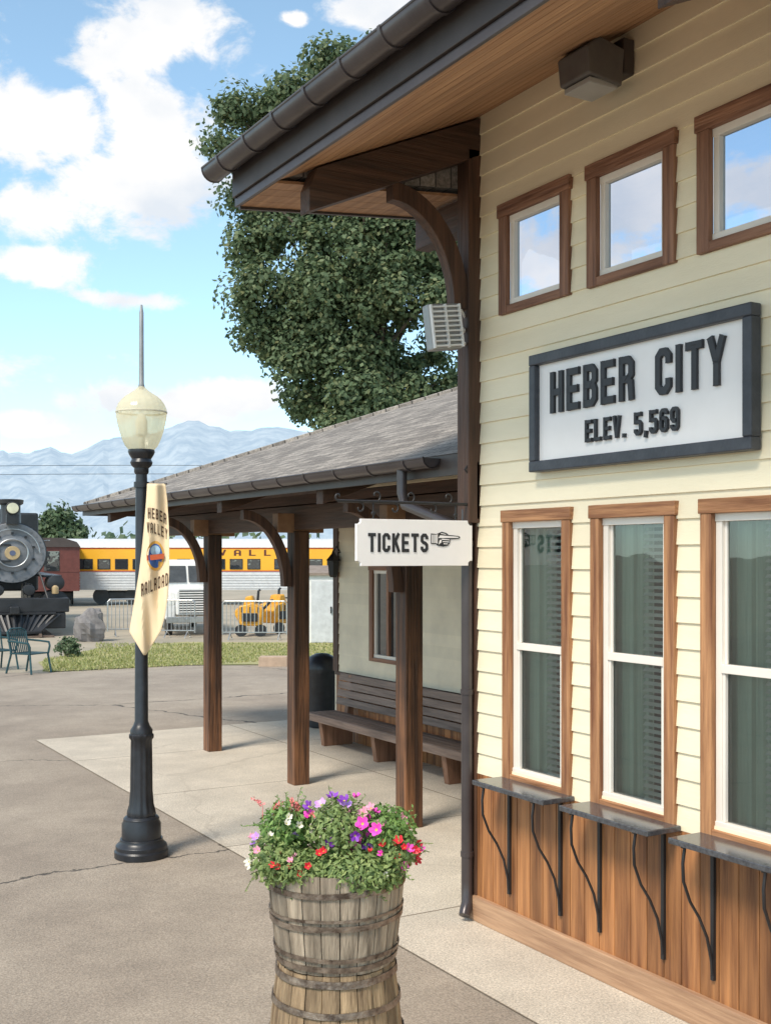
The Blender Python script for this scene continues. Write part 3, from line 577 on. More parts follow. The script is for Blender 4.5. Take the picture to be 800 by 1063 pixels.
mb=MB(); hip(mb,-.06,.012); mb.add([(ex0,ey0,ez-.002),(ex0+.012,ey0,ez-.06),(ex0+.012,ey1-.012,ez-.06),(ex0,ey1,ez-.002)],[(0,1,2,3)]); mb.build('roof_deck',W_['darky'],wg)
mb=MB(); mb.tube([(ex0,ey1,ez+.01),(rx,ey1-(rx-ex0),rz+.01)],.035,6)
mb.build('hip_cap',shing_m,wg)
MB().box(ex0-.025,ey0+.02,ez-.17,ex0+.01,ey1+.02,ez-.01).build('fascia',fasm,wg); MB().box(ex0+.012,ey1-.005,ez-.168,ex1,ey1+.022,ez-.012).build('fascia',fasm,wg)
gutter(ex0-.105,ez-.03,.078,ey0+.42,ey1+.05,.6,wg)
mb=MB(); mb.prism([(ex0+.0,ey0+.03,ez-.20),(ex0,ey0+.03,ez+.02),(ex0+.9,ey0+.03,ez+.36),(ex0+.9,ey0+.03,ez+.10)],(0,.1,0)); mb.build('rake_board',W_['dark'],wg)
PX=6.0; PY=[9.84,12.36,15.07]
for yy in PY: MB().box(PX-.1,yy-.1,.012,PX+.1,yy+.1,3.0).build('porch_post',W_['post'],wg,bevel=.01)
MB().box(PX-.09,ey0+.02,3.02,PX+.09,17.0,3.30).build('header_beam',W_['darky'],wg,bevel=.008)
MB().box(PX-.09,ey0+.02,3.31,PX+.09,16.6,3.42).build('header_beam',W_['darky'],wg)
for yy in PY+[16.6]:
    MB().prism([(5.0,yy-.07,3.20),(5.0,yy-.07,3.38),(8.05,yy-.07,4.50),(8.05,yy-.07,4.28)],(0,.14,0)).build('outrigger_beam',W_['dark'],wg,bevel=.006)
corb=M('corbel_wood',(.20,.10,.05),(.3,.16,.08),rough=.6)
for yy in PY:
    arc_brace(MB(),5.28,3.24,5.90,2.35,.11,yy-.05,.1).build('knee_brace',W_['darkz'],wg,bevel=.004)
    MB().box(5.70,yy-.075,2.985,6.3,yy+.075,3.21).build('corbel',corb,wg,bevel=.006)
yy=ey0+.5
while yy<17.2:
    MB().prism([(4.99,yy,3.36),(4.99,yy,3.44),(8.0,yy,4.57),(8.0,yy,4.49)],(0,.05,0)).build('rafter',W_['dark'],wg); yy+=.62
mb=MB(); mb.tube([(4.845,8.06,3.42),(4.845,8.06,3.22),(4.85,8.02,3.12),(4.86,7.4,2.96),(4.85,7.2,2.90),(4.835,7.115,2.80)],.042,12); mb.build('downspout_elbow',gutm,wg,smooth=True)
wlb=thing('wall_lantern','small black lantern hung at the far corner of the wing','lantern',(WX-.12,ye+.1,2.5))
p=ony(346,588,ye-.1); mb=MB(); mb.lathe(p,[(.05,-.16),(.075,-.12),(.095,.08),(.12,.09),(.03,.19),(.012,.24)],6); mb.build('body',iron,wlb)
MB().tube([p+UP*.22,p+UP*.3+Vector((.05,0,0)),Vector((WX-.0,ye-.1,p.z+.2))],.012,6).build('arm',iron,wlb)
# ================= BENCH
bn=thing('platform_bench','long slatted brown wooden bench against the porch wall','bench',(7.7,12.2,0))
b0,b1=9.2,14.95
mb=MB()
for k in range(4): mb.box(7.40+k*.115,b0,.43,7.505+k*.115,b1,.465)
mb.box(7.385,b0,.36,7.40,b1,.46); mb.build('seat',W_['bench'],bn,bevel=.006)
mb=MB()
for k in range(4):
    z=.56+k*.115; x=7.86+.018*k; mb.prism([(x,b0,z),(x+.02,b0,z+.10),(x+.05,b0,z+.095),(x+.03,b0,z-.005)],(0,b1-b0,0))
mb.build('backrest',W_['bench'],bn,bevel=.004)
for yy in (9.7,11.4,13.1,14.6):
    mb=MB(); mb.prism([(7.50,yy,.012),(7.44,yy,.425),(7.86,yy,.425),(7.93,yy,1.0),(7.99,yy,1.0),(7.95,yy,.012)],(0,.1,0)); mb.build('leg',W_['benchx'],bn,bevel=.006)
# ================= BIN
p=gt(334,18.3); bi=thing('litter_bin','black round litter bin with flared lid past the end of the bench','bin',p)
mb=MB(); mb.lathe(p,[(.20,.012),(.22,.03),(.25,.85),(.26,.87),(.26,.9)],24); mb.build('body',black,bi,smooth=True)
mb=MB(); mb.lathe(p,[(.275,.9),(.28,.93),(.27,1.0),(.2,1.12),(.1,1.17),(.0,1.18)],24); mb.build('lid',black,bi,smooth=True)
# ================= LAMP POST
LP=G(147,889); u=10.38/1200; zz=lambda py: H-(py-CY)*u
lp=thing('street_lamp','black fluted lamp post with acorn lantern and tall spike','lamp',LP)
mb=MB(); mb.lathe(LP,[(.24,.004),(.24,.06),(.228,.075),(.228,.11),(.205,.13),(.19,.15),(.19,.17)],32); mb.lathe(LP,[(.175,.165),(.175,.30),(.16,.33),(.16,.35),(.14,.37)],16); mb.build('base',black,lp,smooth=True,bevel=.004)
mb=MB(); mb.lathe(LP,[(.125,.36),(.13,.39),(.125,.42),(.11,.47),(.10,.6),(.096,.95),(.094,1.05),(.11,1.07),(.11,1.10),(.075,1.13)],48,wob=lambda k:1 if k%4<2 else .93)
mb.build('fluted_pedestal',black,lp,smooth=True)
mb=MB(); mb.lathe(LP,[(.098,1.10),(.10,1.14),(.075,1.18),(.060,1.22),(.052,3.40),(.05,3.44),(.065,3.46),(.065,3.5)],24)
mb.build('shaft',black,lp,smooth=True)
mb=MB(); mb.lathe(LP,[(.055,3.49),(.09,3.52),(.10,3.55),(.085,3.58),(.11,3.62),(.12,3.645),(.115,3.665)],24); mb.build('lantern_collar',black,lp,smooth=True)
gm,N,L,B=nt('lamp_globe'); B.inputs['Base Color'].default_value=(.93,.86,.66,1); B.inputs['Roughness'].default_value=.12; B.inputs['Specular IOR Level'].default_value=.8
t=N.new('ShaderNodeBsdfTranslucent'); t.inputs[0].default_value=(.99,.94,.72,1); mx=N.new('ShaderNodeMixShader'); mx.inputs[0].default_value=.5; L.new(B.outputs[0],mx.inputs[1]); L.new(t.outputs[0],mx.inputs[2])
tr_=N.new('ShaderNodeBsdfTransparent'); tr_.inputs[0].default_value=(1,.98,.88,1); mx2=N.new('ShaderNodeMixShader'); mx2.inputs[0].default_value=.4; L.new(mx.outputs[0],mx2.inputs[1]); L.new(tr_.outputs[0],mx2.inputs[2]); L.new(mx2.outputs[0],N['Material Output'].inputs[0])
g=MB(); g.lathe(LP,[(.11,3.66),(.145,3.70),(.172,3.76),(.195,3.83),(.213,3.90),(.224,3.97),(.226,4.0)],60,wob=lambda k:1 if k%3 else .965,cap=False); g.lathe(LP,[(.227,4.0),(.222,4.035),(.205,4.075),(.175,4.115),(.135,4.15),(.095,4.175),(.06,4.20),(.04,4.22),(.022,4.24)],60,wob=lambda k:1 if k%3 else .975,cap=False); go=g.build('lantern_globe',gm,lp,smooth=True)
MB().lathe(LP,[(.222,3.995),(.230,3.998),(.230,4.008),(.222,4.011)],40,cap=False).build('globe_band',M('globe_band',(.7,.65,.5),rough=.4),lp,smooth=True)
MB().lathe(LP,[(.02,4.21),(.03,4.235),(.024,4.26),(.022,4.5),(.020,4.90),(.014,4.93),(.010,4.97)],12).build('spike',greymet,lp,smooth=True)
MB().lathe(LP,[(.03,3.66),(.03,3.78),(.05,3.8),(.055,3.92),(.03,3.98),(.0,4.0)],16).build('bulb',white2,lp,smooth=True)
# banner
bn_=thing('lamp_banner','pale yellow cloth railroad banner hanging from the lamp post','banner',LP+Vector((.1,0,2.0)))
prof=[(502,153,172),(520,152,174),(545,150,175.5),(570,147.5,176),(595,144.5,176),(620,140.5,174.5),(640,137,171.5),(656,134.5,167),(680.5,149.5,151)]
bm_mat=M('banner_cloth',(.84,.66,.43),(.78,.60,.38),rough=.85,scale=3)
n=16; mb=MB(); BT=LP.dot(FW)
def banner_pt(px,py,lift=0):
    f=(py-502)/178; 
    tt=BT-.075-.10*f+.035*math.sin((px-140)*.22+f*4)+.012*math.sin((px-140)*.5-f*7)-lift
    return at(px,py,tt)
for j in range(60):
    py=502+178*j/59
    for (a,b) in zip(prof,prof[1:]):
        if a[0]<=py<=b[0]+.01:
            q=(py-a[0])/(b[0]-a[0]); l=a[1]+(b[1]-a[1])*q; r=a[2]+(b[2]-a[2])*q; break
    for i in range(n+1): mb.v.append(banner_pt(l+(r-l)*i/n,py))
for j in range(59):
    for i in range(n):
        a=j*(n+1)+i; mb.f.append((a,a+1,a+n+2,a+n+1)); mb.mi.append(0)
bo=mb.build('cloth',bm_mat,bn_,smooth=True); so_=bo.modifiers.new('Solidify','SOLIDIFY'); so_.thickness=.003
def btext(s,px0,px1,py0,py1,slant,mat,arc=0):
    tmp=MB(); stroke_text(tmp,s,(0,0,0),(1,0,0),(0,1,0),(0,0,1),.15,.22)
    vs=[]
    for v in tmp.v:
        px=px0+(px1-px0)*v.x; py=py0+(py1-py0)*(1-v.y)+slant*(px-px0)+arc*((v.x-.5)**2)*4
        vs.append(banner_pt(px,py,.007+.002*v.z))
    tmp.v=vs; tmp.build('lettering',mat,bn_)
brn=M('banner_ink',(.09,.045,.022),rough=.8)
btext('HEBER',153.5,173,525,536,.35,brn,2); btext('VALLEY',152.5,174,540,551,.35,brn,2); btext('RAILROAD',146.5,174.5,606,619,-.42,brn,0)
def disc(pxc,pyc,rx_,ry_,lift,mat,nm):
    mb=MB(); mb.add([banner_pt(pxc,pyc,lift)]+[banner_pt(pxc+rx_*math.cos(2*PI*k/24),pyc+ry_*math.sin(2*PI*k/24),lift) for k in range(24)],[(0,1+(k+1)%24,1+k) for k in range(24)]); mb.build(nm,mat,bn_)
disc(161.5,577,9.2,15.5,.010,M('emblem_ring',(.80,.42,.08),rough=.7),'emblem_ring'); disc(161.5,577,7.2,12.6,.014,M('emblem_blue',(.05,.14,.42),rough=.7),'emblem'); disc(161.5,571.5,5,5.4,.018,M('emblem_sky',(.45,.65,.82),rough=.7),'emblem_centre')
mb=MB(); mb.prism([banner_pt(152.5,582,.023),banner_pt(170.5,580,.023),banner_pt(170.5,574.5,.023),banner_pt(152.5,576.5,.023)],-FW*.001); mb.build('emblem_ribbon',M('emblem_red',(.62,.12,.04),rough=.7),bn_)
MB().tube([LP+UP*zz(503),banner_pt(173,502)],.009,8).build('banner_arm',black,bn_,smooth=True)
MB().tube([LP+UP*zz(500),LP+UP*zz(506)],.068,16).build('banner_clamp',black,bn_,smooth=True)
# ================= BARREL PLANTER
BT_=5.2; BC=gt(349,BT_); 
def barrel(name,label,z0,hh,prof,mat,hoops,ns=22,fill=None):
    o=thing(name,label,'barrel',BC+UP*z0)
    mb=MB()
    for k in range(ns):
        a0=2*PI*k/ns+.008; a1=2*PI*(k+1)/ns-.008; vs=[]; m=len(prof); jr=random.uniform(-.003,.003); jz=random.uniform(-.006,.006)
        for (r,z) in prof:
            for q in range(4):
                a=a0+(a1-a0)*q/3; rr=r+jr-(.003 if q in(0,3) else 0); vs.append(BC+Vector((rr*math.cos(a),rr*math.sin(a),z0+z+(jz if z>hh-.05 else 0))))
            for q in (3,0):
                a=a0+(a1-a0)*q/3; vs.append(BC+Vector(((r-.025)*math.cos(a),(r-.025)*math.sin(a),z0+z)))
        fs=[]
        for i in range(m-1):
            for q in range(6): fs.append((i*6+q,i*6+(q+1)%6,(i+1)*6+(q+1)%6,(i+1)*6+q))
        fs+=[(5,4,3,2,1,0),tuple((m-1)*6+q for q in range(6))]; mb.add(vs,fs)
    mb.build('staves',mat,o,smooth=True)
    def rad(z):
        for (r0,a),(r1,b) in zip(prof,prof[1:]):
            if a<=z<=b: return r0+(r1-r0)*(z-a)/(b-a)
        return prof[-1][0]
    for (z,h_,tl) in hoops:
        h2=h_/2; mb=MB(); n=64; vs=[]
        for k in range(n):
            a=2*PI*k/n; dz=tl*math.sin(a+2.6)+.0015*math.sin(a*5+z*30)
            for (e,q) in ((0,-h2),(.006,-h2),(.006,h2),(0,h2)):
                rr=rad(z+q)+.0025+e; vs.append(BC+Vector((rr*math.cos(a),rr*math.sin(a),z0+z+q+dz)))
        mb.add(vs,[(k*4+q,((k+1)%n)*4+q,((k+1)%n)*4+(q+1)%4,k*4+(q+1)%4) for k in range(n) for q in range(4)]); mb.build('hoop',hoopm,o,smooth=True)
    return o
lower=barrel('wooden_barrel','whole oak barrel carrying the flower tub on its top',.004,.9,[(.25,0),(.275,.15),(.298,.32),(.303,.45),(.298,.58),(.28,.75),(.265,.865),(.262,.896)],W_['stave2'],[(.05,.04,0),(.22,.035,0),(.34,.03,0),(.58,.028,.003),(.74,.026,-.003),(.865,.030,0)])
MB().lathe(BC,[(.25,.86),(.25,.875)],32).build('barrel_head',W_['stave2'],lower)
upper=barrel('half_barrel_tub','weathered half barrel planter full of flowers on another barrel',.905,.43,[(.262,0),(.275,.08),(.29,.2),(.302,.32),(.308,.43)],W_['stave'],[(.028,.024,.002),(.070,.018,-.002),(.205,.024,.008),(.238,.012,.011),(.350,.024,.009)])
MB().lathe(BC,[(.275,1.27),(.2,1.29),(.0,1.3)],24).build('soil',M('soil',(.03,.02,.012),rough=1),upper)
def petmat(nm,c,c2): return M(nm,c,c2,rough=.5,scale=30,bump=.1)
pm=dict(mag=petmat('magenta_petal',(.66,.03,.38),(.86,.12,.55)),pur=petmat('violet_petal',(.13,.02,.27),(.27,.05,.48)),pink=petmat('pink_petal',(.8,.28,.42),(.88,.48,.58)),red=petmat('red_petal',(.66,.02,.04),(.82,.06,.08)),lil=petmat('lilac_petal',(.5,.24,.7),(.68,.42,.82)),sal=petmat('salmon_petal',(.72,.14,.14),(.8,.3,.28)),whi=petmat('white_petal',(.8,.78,.7),(.75,.7,.55)))
cen=M('flower_centre',(.5,.42,.08),rough=.7)
def blossom_mesh(r):
    mb=MB(); vs=[(0,0,-.012)]; n=20
    for k in range(n):
        t=2*PI*k/n; q=.2*r; vs.append((q*math.cos(t),q*math.sin(t),-.006))
    for k in range(n):
        t=2*PI*k/n; l=abs(math.cos(2.5*t)); q=r*(.72+.3*l); vs.append((q*math.cos(t),q*math.sin(t),.010*l+.004*math.sin(k*2.3)))
    mb.add(vs,[(0,1+k,1+(k+1)%n) for k in range(n)],1)
    for k in range(n): mb.f.append((1+k,1+n+k,1+n+(k+1)%n,1+(k+1)%n)); mb.mi.append(0)
    return mb
FC=BC+UP*1.33
def mound(a,up,b): return FC+RT*a+UP*up-FW*b
def plant(name,label,mats,ca,cz,sa,sz,nb,nl,lm,br,spk=False,cb=.0,sb=.2):
    c=mound(ca,cz,cb); o=thing(name,label,'plant',mound(ca*.7,0,cb)); mb=MB()
    def rp(q=1.):
        d=Vector((random.gauss(0,1),random.gauss(0,1),random.gauss(0,1))).normalized()*random.uniform(.35,1.12)**.6*q
        return c+RT*d.x*sa-FW*d.y*sb+UP*d.z*sz, (RT*d.x-FW*d.y+UP*d.z*1.2).normalized()
    for i in range(nl):
        p,nn=rp(); nn=(nn+Vector((random.uniform(-1,1),random.uniform(-1,1),random.uniform(-.2,1)))*.9).normalized()
        a=nn.orthogonal().normalized(); a.rotate(Matrix.Rotation(random.uniform(0,6.28),3,nn)); b=nn.cross(a); s=random.uniform(.007,.019)
        mb.add([p-a*s,p-b*s*.55-nn*.002,p+a*s*1.1,p+b*s*.55-nn*.002],[(0,1,2,3)])
    for i in range(22):
        p,nn=rp(.9); tip=p+(nn+UP*random.uniform(-.5,.6)).normalized()*random.uniform(.04,.11); mb.tube([p,p.lerp(tip,.5)+UP*.006,tip],.0018,4)
        for k in range(7):
            q=p.lerp(tip,(k+1)/7); a=Vector((random.gauss(0,1),random.gauss(0,1),random.gauss(0,.6))).normalized(); b=a.orthogonal().normalized(); s=random.uniform(.006,.011)
            mb.add([q,q+a*s+b*s*.5,q+a*s*2.1,q+a*s-b*s*.5],[(0,1,2,3)])
    for i in range(18):
        p,nn=rp(.9); q=FC+(p-FC)*.3; q.z=max(q.z-.05,1.28); mb.tube([q,q.lerp(p,.6)+UP*.02,p],.0022,4)
    mb.build('foliage',lm,o)
    for i in range(nb):
        for tr_ in range(30):
            p,nn=rp(1.08)
            if nn.dot(-FW)>-.25 and p.z>1.29: break
        nn=(nn*.8-FW*.5+UP*.35+Vector((random.uniform(-.5,.5),random.uniform(-.5,.5),random.uniform(-.4,.4)))).normalized()
        p=p+(RT*(p-c).dot(RT)/sa*.5-FW*.6+UP*.5)*.03
        mm=random.choice(mats); r=br*random.uniform(.7,1.2); q=nn.to_track_quat('Z','Y').to_matrix(); b=blossom_mesh(r); rz_=Matrix.Rotation(random.uniform(0,6),3,'Z')
        b.v=[q@(rz_@v)+p for v in b.v]; b.build('blossom',[pm[mm],cen],o,smooth=True)
    if spk:
        for i in range(5):
            p=c+RT*random.uniform(-sa,sa)+UP*(sz*random.uniform(.5,.95)); t=p+UP*random.uniform(.03,.06)+RT*random.uniform(-.04,.04); mb=MB()
            mb.tube([p-UP*.06,p],.002,4)
            for k in range(34):
                q=p.lerp(t,k/34)+Vector((random.gauss(0,.009),random.gauss(0,.009),0)); nn=Vector((random.gauss(0,1),random.gauss(0,1),.6)).normalized(); a=nn.orthogonal().normalized(); b=nn.cross(a); s=.007
                mb.add([q-a*s,q-b*s*.7,q+a*s,q+b*s*.7],[(0,1,2,3)])
            mb.build('flower_spike',pm['sal'],o)
    return o
plant('salvia_plant','leafy plant with salmon spikes at upper left of tub',['sal','pink','whi'],-.22,.16,.12,.11,12,1400,leaf_pl,.016,True,cb=.02,sb=.15)
plant('petunia_plant','magenta petunias spilling over the upper right of the tub',['mag','mag','pink','lil'],.21,.16,.14,.10,22,1400,leaf_pl,.028,cb=.06)
plant('petunia_plant','dark violet petunias at the middle of the flower mound',['pur','pur','mag','lil'],.02,.17,.15,.12,18,1900,leaf_pl2,.027,cb=.06)
plant('lobelia_plant','lilac and pink blooms at the left rim of the tub',['lil','pink','mag','whi'],-.26,.05,.12,.11,15,1600,leaf_pl2,.018,cb=.08)
plant('geranium_plant','red geranium low on the right rim of the tub',['red','red','mag'],.26,.08,.11,.08,24,1600,leaf_pl2,.019,cb=.08)
plant('geranium_plant','red flowers low at the front left of the tub',['red','red','pink'],-.14,.03,.15,.07,13,1900,leaf_pl2,.016,cb=.2,sb=.1)
plant('trailing_plant','pale green trailing foliage over the front rim of the tub',['lil','red','whi'],.10,.01,.2,.10,6,3000,leaf_pl2,.013,cb=.2,sb=.12)
# ================= STEAM LOCOMOTIVE
loco_pos=gt(13,40); lo=thing('steam_locomotive','black steam locomotive facing the camera at the left edge','locomotive',loco_pos,-math.atan2(loco_pos.x,loco_pos.y)+R(3))
lm=M('loco_black',(.013,.014,.016),(.026,.027,.031),rough=.42,scale=3,bump=.1); lg=M('smokebox_grey',(.15,.155,.165),(.22,.225,.24),rough=.5,scale=4); brass=M('tan_plate',(.55,.40,.22),(.45,.32,.17),rough=.45,metal=.3)
Yx=(0,1,0)
MB().lathe((0,.0,2.72),[(.98,0),(1.03,.03),(1.03,2.4),(1.0,2.42),(1.0,9)],40,axis=Yx).build('boiler',lm,lo,local=True,smooth=True)
mb=MB(); mb.lathe((0,-.03,2.72),[(.70,-.02),(.98,-.02),(1.0,0),(1.0,.04)],40,axis=Yx)
for k in range(28): t=2*PI*k/28; mb.lathe((.9*math.cos(t),-.07,2.72+.9*math.sin(t)),[(.03,0),(.03,.03)],6,axis=Yx)
mb.build('smokebox_front',lg,lo,local=True,smooth=True)
d=MB().lathe((0,-.14,2.72),[(.0,-.03),(.2,-.02),(.5,.02),(.62,.06),(.62,.12)],36,axis=Yx).build('smokebox_door',lg,lo,local=True,smooth=True)
for k in range(10):
    t=2*PI*(k+.5)/10; MB().box(.66*math.cos(t)-.035,-.14,2.72+.66*math.sin(t)-.035,.66*math.cos(t)+.035,-.06,2.72+.66*math.sin(t)+.035).build('door_clamp',lm,d,local=True)
MB().lathe((0,-.19,2.72),[(.44,-.02),(.46,-.03),(.48,-.02),(.48,.03)],36,axis=Yx,cap=False).build('door_ring',steel,d,local=True,smooth=True)
MB().lathe((0,-.20,2.72),[(.0,-.01),(.22,-.01),(.23,0),(.23,.05)],24,axis=Yx).build('number_plate',brass,d,local=True,smooth=True)
MB().lathe((0,-.215,2.72),[(.0,-.01),(.09,-.01),(.09,.02)],24,axis=Yx).build('plate_centre',M('plate_blue',(.10,.12,.2),rough=.5),d,local=True)
for z in (2.45,2.99): MB().box(-.6,-.2,z-.03,-.05,-.13,z+.03).build('door_hinge',lm,d,local=True)
MB().tube([(-.8*math.cos(t),-.16,2.72+.8*math.sin(t)) for t in [PI*k/16 for k in range(17)]],.02,6).build('handrail',steel,d,local=True)
h=MB().lathe((0,-.35,4.2),[(.20,0),(.22,.02),(.21,.42),(.1,.46)],20,axis=Yx).build('headlamp',lm,lo,local=True,smooth=True); MB().box(-.18,-.3,3.68,.18,.15,4.0).build('headlamp_bracket',lm,h,local=True)
MB().lathe((0,-.36,4.2),[(.0,-.02),(.17,-.01),(.18,.02)],20,axis=Yx).build('lens',M('lamp_lens',(.7,.68,.5),rough=.2),h,local=True,smooth=True)
MB().lathe((.0,.9,3.6),[(.36,0),(.30,.2),(.30,.75),(.38,.8),(.40,.93),(.34,.95)],20).build('chimney',lm,lo,local=True,smooth=True)
MB().lathe((0,2.4,3.6),[(.4,0),(.4,.5),(.2,.75),(0,.8)],20).build('steam_dome',lm,lo,local=True,smooth=True)
MB().box(-1.4,8.5,1.2,1.4,10.5,4.4).build('cab',lm,lo,local=True,bevel=.08)
MB().box(-1.6,-1.1,.78,1.6,-.8,1.25).build('buffer_beam',lm,lo,local=True,bevel=.03)
MB().box(-1.5,-.8,1.1,1.5,.2,1.22).build('front_deck',lm,lo,local=True)
MB().box(-1.5,-1.07,.25,1.5,-.9,.775).build('footboard',lm,lo,local=True,bevel=.03)
for s in (-1,1):
    MB().box(s*.95,.2,1.9,s*1.5,8.5,1.97).build('running_board',lm,lo,local=True)
    MB().lathe((s*1.28,-.1,1.05),[(.0,-.03),(.3,-.02),(.42,0),(.42,1.2),(.3,1.22)],20,axis=Yx).build('cylinder',lm,lo,local=True,smooth=True)
    MB().lathe((s*1.28,-.3,1.72),[(.0,-.03),(.2,-.02),(.26,0),(.26,1.2),(.2,1.22)],18,axis=Yx).build('valve_chest',lm,lo,local=True,smooth=True)
    MB().lathe((s*1.2,-.95,1.5),[(.09,-.12),(.1,-.1),(.1,.1),(.04,.16)],10).build('marker_lamp',brass,lo,local=True,smooth=True)
    MB().tube([(s*1.0,-.85,1.2),(s*.85,-.2,1.9),(s*.75,.1,2.2)],.03,6).build('smokebox_stay',lm,lo,local=True)
    MB().tube([(s*1.1,.0,3.15),(s*1.1,8,3.15)],.02,6).build('handrail',steel,lo,local=True)
    MB().lathe((s*.45,-.5,1.5),[(.0,-.35),(.16,-.33),(.18,-.3),(.18,.3),(.1,.32)],16,axis=Yx).build('air_tank',lm,lo,local=True,smooth=True)
    for y,r in ((.3,.42),(2.6,.75),(4.4,.75),(6.2,.75)):
        MB().lathe((s*.72,y,r+.12),[(r+.03,-.05),(r+.03,-.02),(r,-.02),(r,.05),(.2,.06)],24,axis=(s,0,0)).build('wheel',lm,lo,local=True,smooth=True)
mb=MB(); mb.prism([(-1.35,-1.1,.72),(1.35,-1.1,.72),(.75,-1.45,.2),(-.75,-1.45,.2)],(0,.05,0))
for k in range(13):
    q=-1.2+.2*k; mb.tube([(q,-1.12,.75),(q*.55,-1.6+abs(q)*.2,.16)],.05,5)
mb.tube([(-1.2,-1.15,.75),(1.2,-1.15,.75)],.05,6); mb.tube([(-.75,-1.5,.16),(0,-1.65,.16),(.75,-1.5,.16)],.055,6); mb.build('pilot',lm,lo,local=True)
MB().box(-.14,-1.5,.75,.14,-1.05,1.0).build('coupler',lm,lo,local=True,bevel=.03)
lo.scale=(1.12,1.12,1.04)
mb=MB()
for s in (-1,1): mb.box(s*.8-.04,-2,.02,s*.8+.04,14,.13)
for k in range(26): mb.box(-1.25,-1.9+.6*k,.005,1.25,-1.67+.6*k,.06)
tk_=mb.build('railway_track',M('track_rust',(.12,.08,.06),(.2,.15,.12),rough=.8)); tk_.location=loco_pos; tk_.rotation_euler=(0,0,lo.rotation_euler.z); tag(tk_,'rusty display track under the black steam locomotive','track')
# ================= COACHES
def coach(name,label,pos,rz,Ln,mats,zb=1.88):
    o=thing(name,label,'train coach',pos,rz)
    ym,rm,sm,stripe=mats
    w2=1.45
    MB().box(0,-w2,zb,Ln,w2,3.22).build('body',ym,o,local=True)
    MB().prism([(0-.1,-w2-.05,3.22),(-.1,-w2+.15,3.5),(-.1,-.6,3.72),(-.1,.6,3.72),(-.1,w2-.15,3.5),(-.1,w2+.05,3.22)],(Ln+.2,0,0)).build('roof',rm,o,local=True,smooth=True)
    mb=MB(); mb.box(.02,-w2+.01,.85,Ln-.02,w2-.01,zb)
    for k in range(6): mb.box(.02,-w2-.02,.93+.15*k,Ln-.02,-w2+.009,.99+.15*k)
    mb.build('skirt',sm,o,local=True)
    MB().box(-.003,-w2-.025,zb,Ln+.003,-w2-.002,zb+.05).build('stripe',stripe,o,local=True); MB().box(-.003,-w2-.012,3.14,Ln+.003,-w2-.002,3.18).build('stripe',stripe,o,local=True)
    k=1.0; n=0
    while k<Ln-1.2:
        wd=MB().box(k,-w2-.03,2.0,k+.72,-w2-.004,2.58).build('window',lm,o,local=True); MB().box(k+.04,-w2-.036,2.04,k+.68,-w2-.031,2.54).build('pane',glass_dk,wd,local=True); n+=1; k+=.98 if n%5 else 1.5
    for bx in (3.0,Ln-3):
        mb=MB(); mb.box(bx-1.3,-1.1,.35,bx+1.3,1.1,.75); mb.build('bogie',lm,o,local=True,bevel=.05)
        for q in (-.9,.9):
            MB().lathe((bx+q,-1.15,.5),[(.46,0),(.46,.1),(.1,.12)],18,axis=Yx).build('wheel',lm,o,local=True)
    MB().box(-.02,-.4,zb+.05,-.002,.4,3.0).build('end_door',glass_dk,o,local=True)
    return o
yel=M('coach_yellow',(.86,.44,.03),(.82,.40,.03),rough=.4,scale=.6); silver=M('coach_silver',(.68,.68,.67),(.58,.58,.58),rough=.4,metal=.1); redst=M('coach_red',(.5,.03,.02),rough=.5)
TC=66.; cy=coach('passenger_coach','long yellow passenger coach with silver roof seen behind the porch',gt(72,TC),-A,25,(yel,silver,silver,redst))
mb=MB(); u_=TC/F; l0=(231-72)*u_
stroke_text(mb,'VALLEY',(l0,-1.453,2.76),(4.6,0,0),(0,0,.33),(0,-.01,0),.15,.55); mb.build('lettering',M('coach_letter',(.12,.03,.02),rough=.5),cy,local=True)
mar=M('coach_maroon',(.11,.032,.025),(.15,.045,.035),rough=.5); r_=ray(54,CY)
coach('boxcar','maroon railway coach mostly hidden behind the steam engine',gt(54,62),math.atan2(r_.y,r_.x),12,(mar,M('maroon_roof',(.07,.055,.05),rough=.7),mar,mar))
# ================= TRUCK
tp=gt(194,41); tt=thing('utility_truck','old white truck with hood and slotted grille parked before the yellow coach','truck',tp,-math.atan2(tp.x,tp.y)+R(8))
MB().prism([(-.82,-.2,.6),(-.82,-.2,1.75),(-.82,.05,2.45),(-.82,.25,2.58),(-.82,1.3,2.6),(-.82,1.5,2.4),(-.82,1.5,.6)],(1.64,0,0)).build('cab',white2,tt,local=True,bevel=.06)
MB().prism([(-.56,-1.5,.7),(-.60,-1.5,1.45),(-.50,-1.5,1.66),(.50,-1.5,1.66),(.60,-1.5,1.45),(.56,-1.5,.7)],(0,1.35,0)).build('hood',white2,tt,local=True,bevel=.05)
MB().box(-.9,1.65,.8,.9,4.8,1.9).build('cargo_body',white2,tt,local=True,bevel=.03)
mb=MB()
for s in (-1,1): mb.add([(s*.04,-.235,1.80),(s*.70,-.235,1.80),(s*.64,.005,2.38),(s*.04,.005,2.38)],[(0,1,2,3)])
mb.build('windshield',M('truck_glass',(.05,.055,.06),(.08,.085,.09),rough=.35),tt,local=True)
MB().box(-.46,-1.53,.78,.46,-1.505,1.55).build('grille',black,tt,local=True)
mb=MB()
for k in range(9): mb.box(-.46,-1.55,.80+.083*k,.46,-1.53,.84+.083*k)
mb.build('grille_bars',white2,tt,local=True)
MB().box(-.92,-1.72,.45,.92,-1.6,.66).build('bumper',steel,tt,local=True,bevel=.02)
hg=M('headlight_glass',(.8,.8,.75),rough=.2)
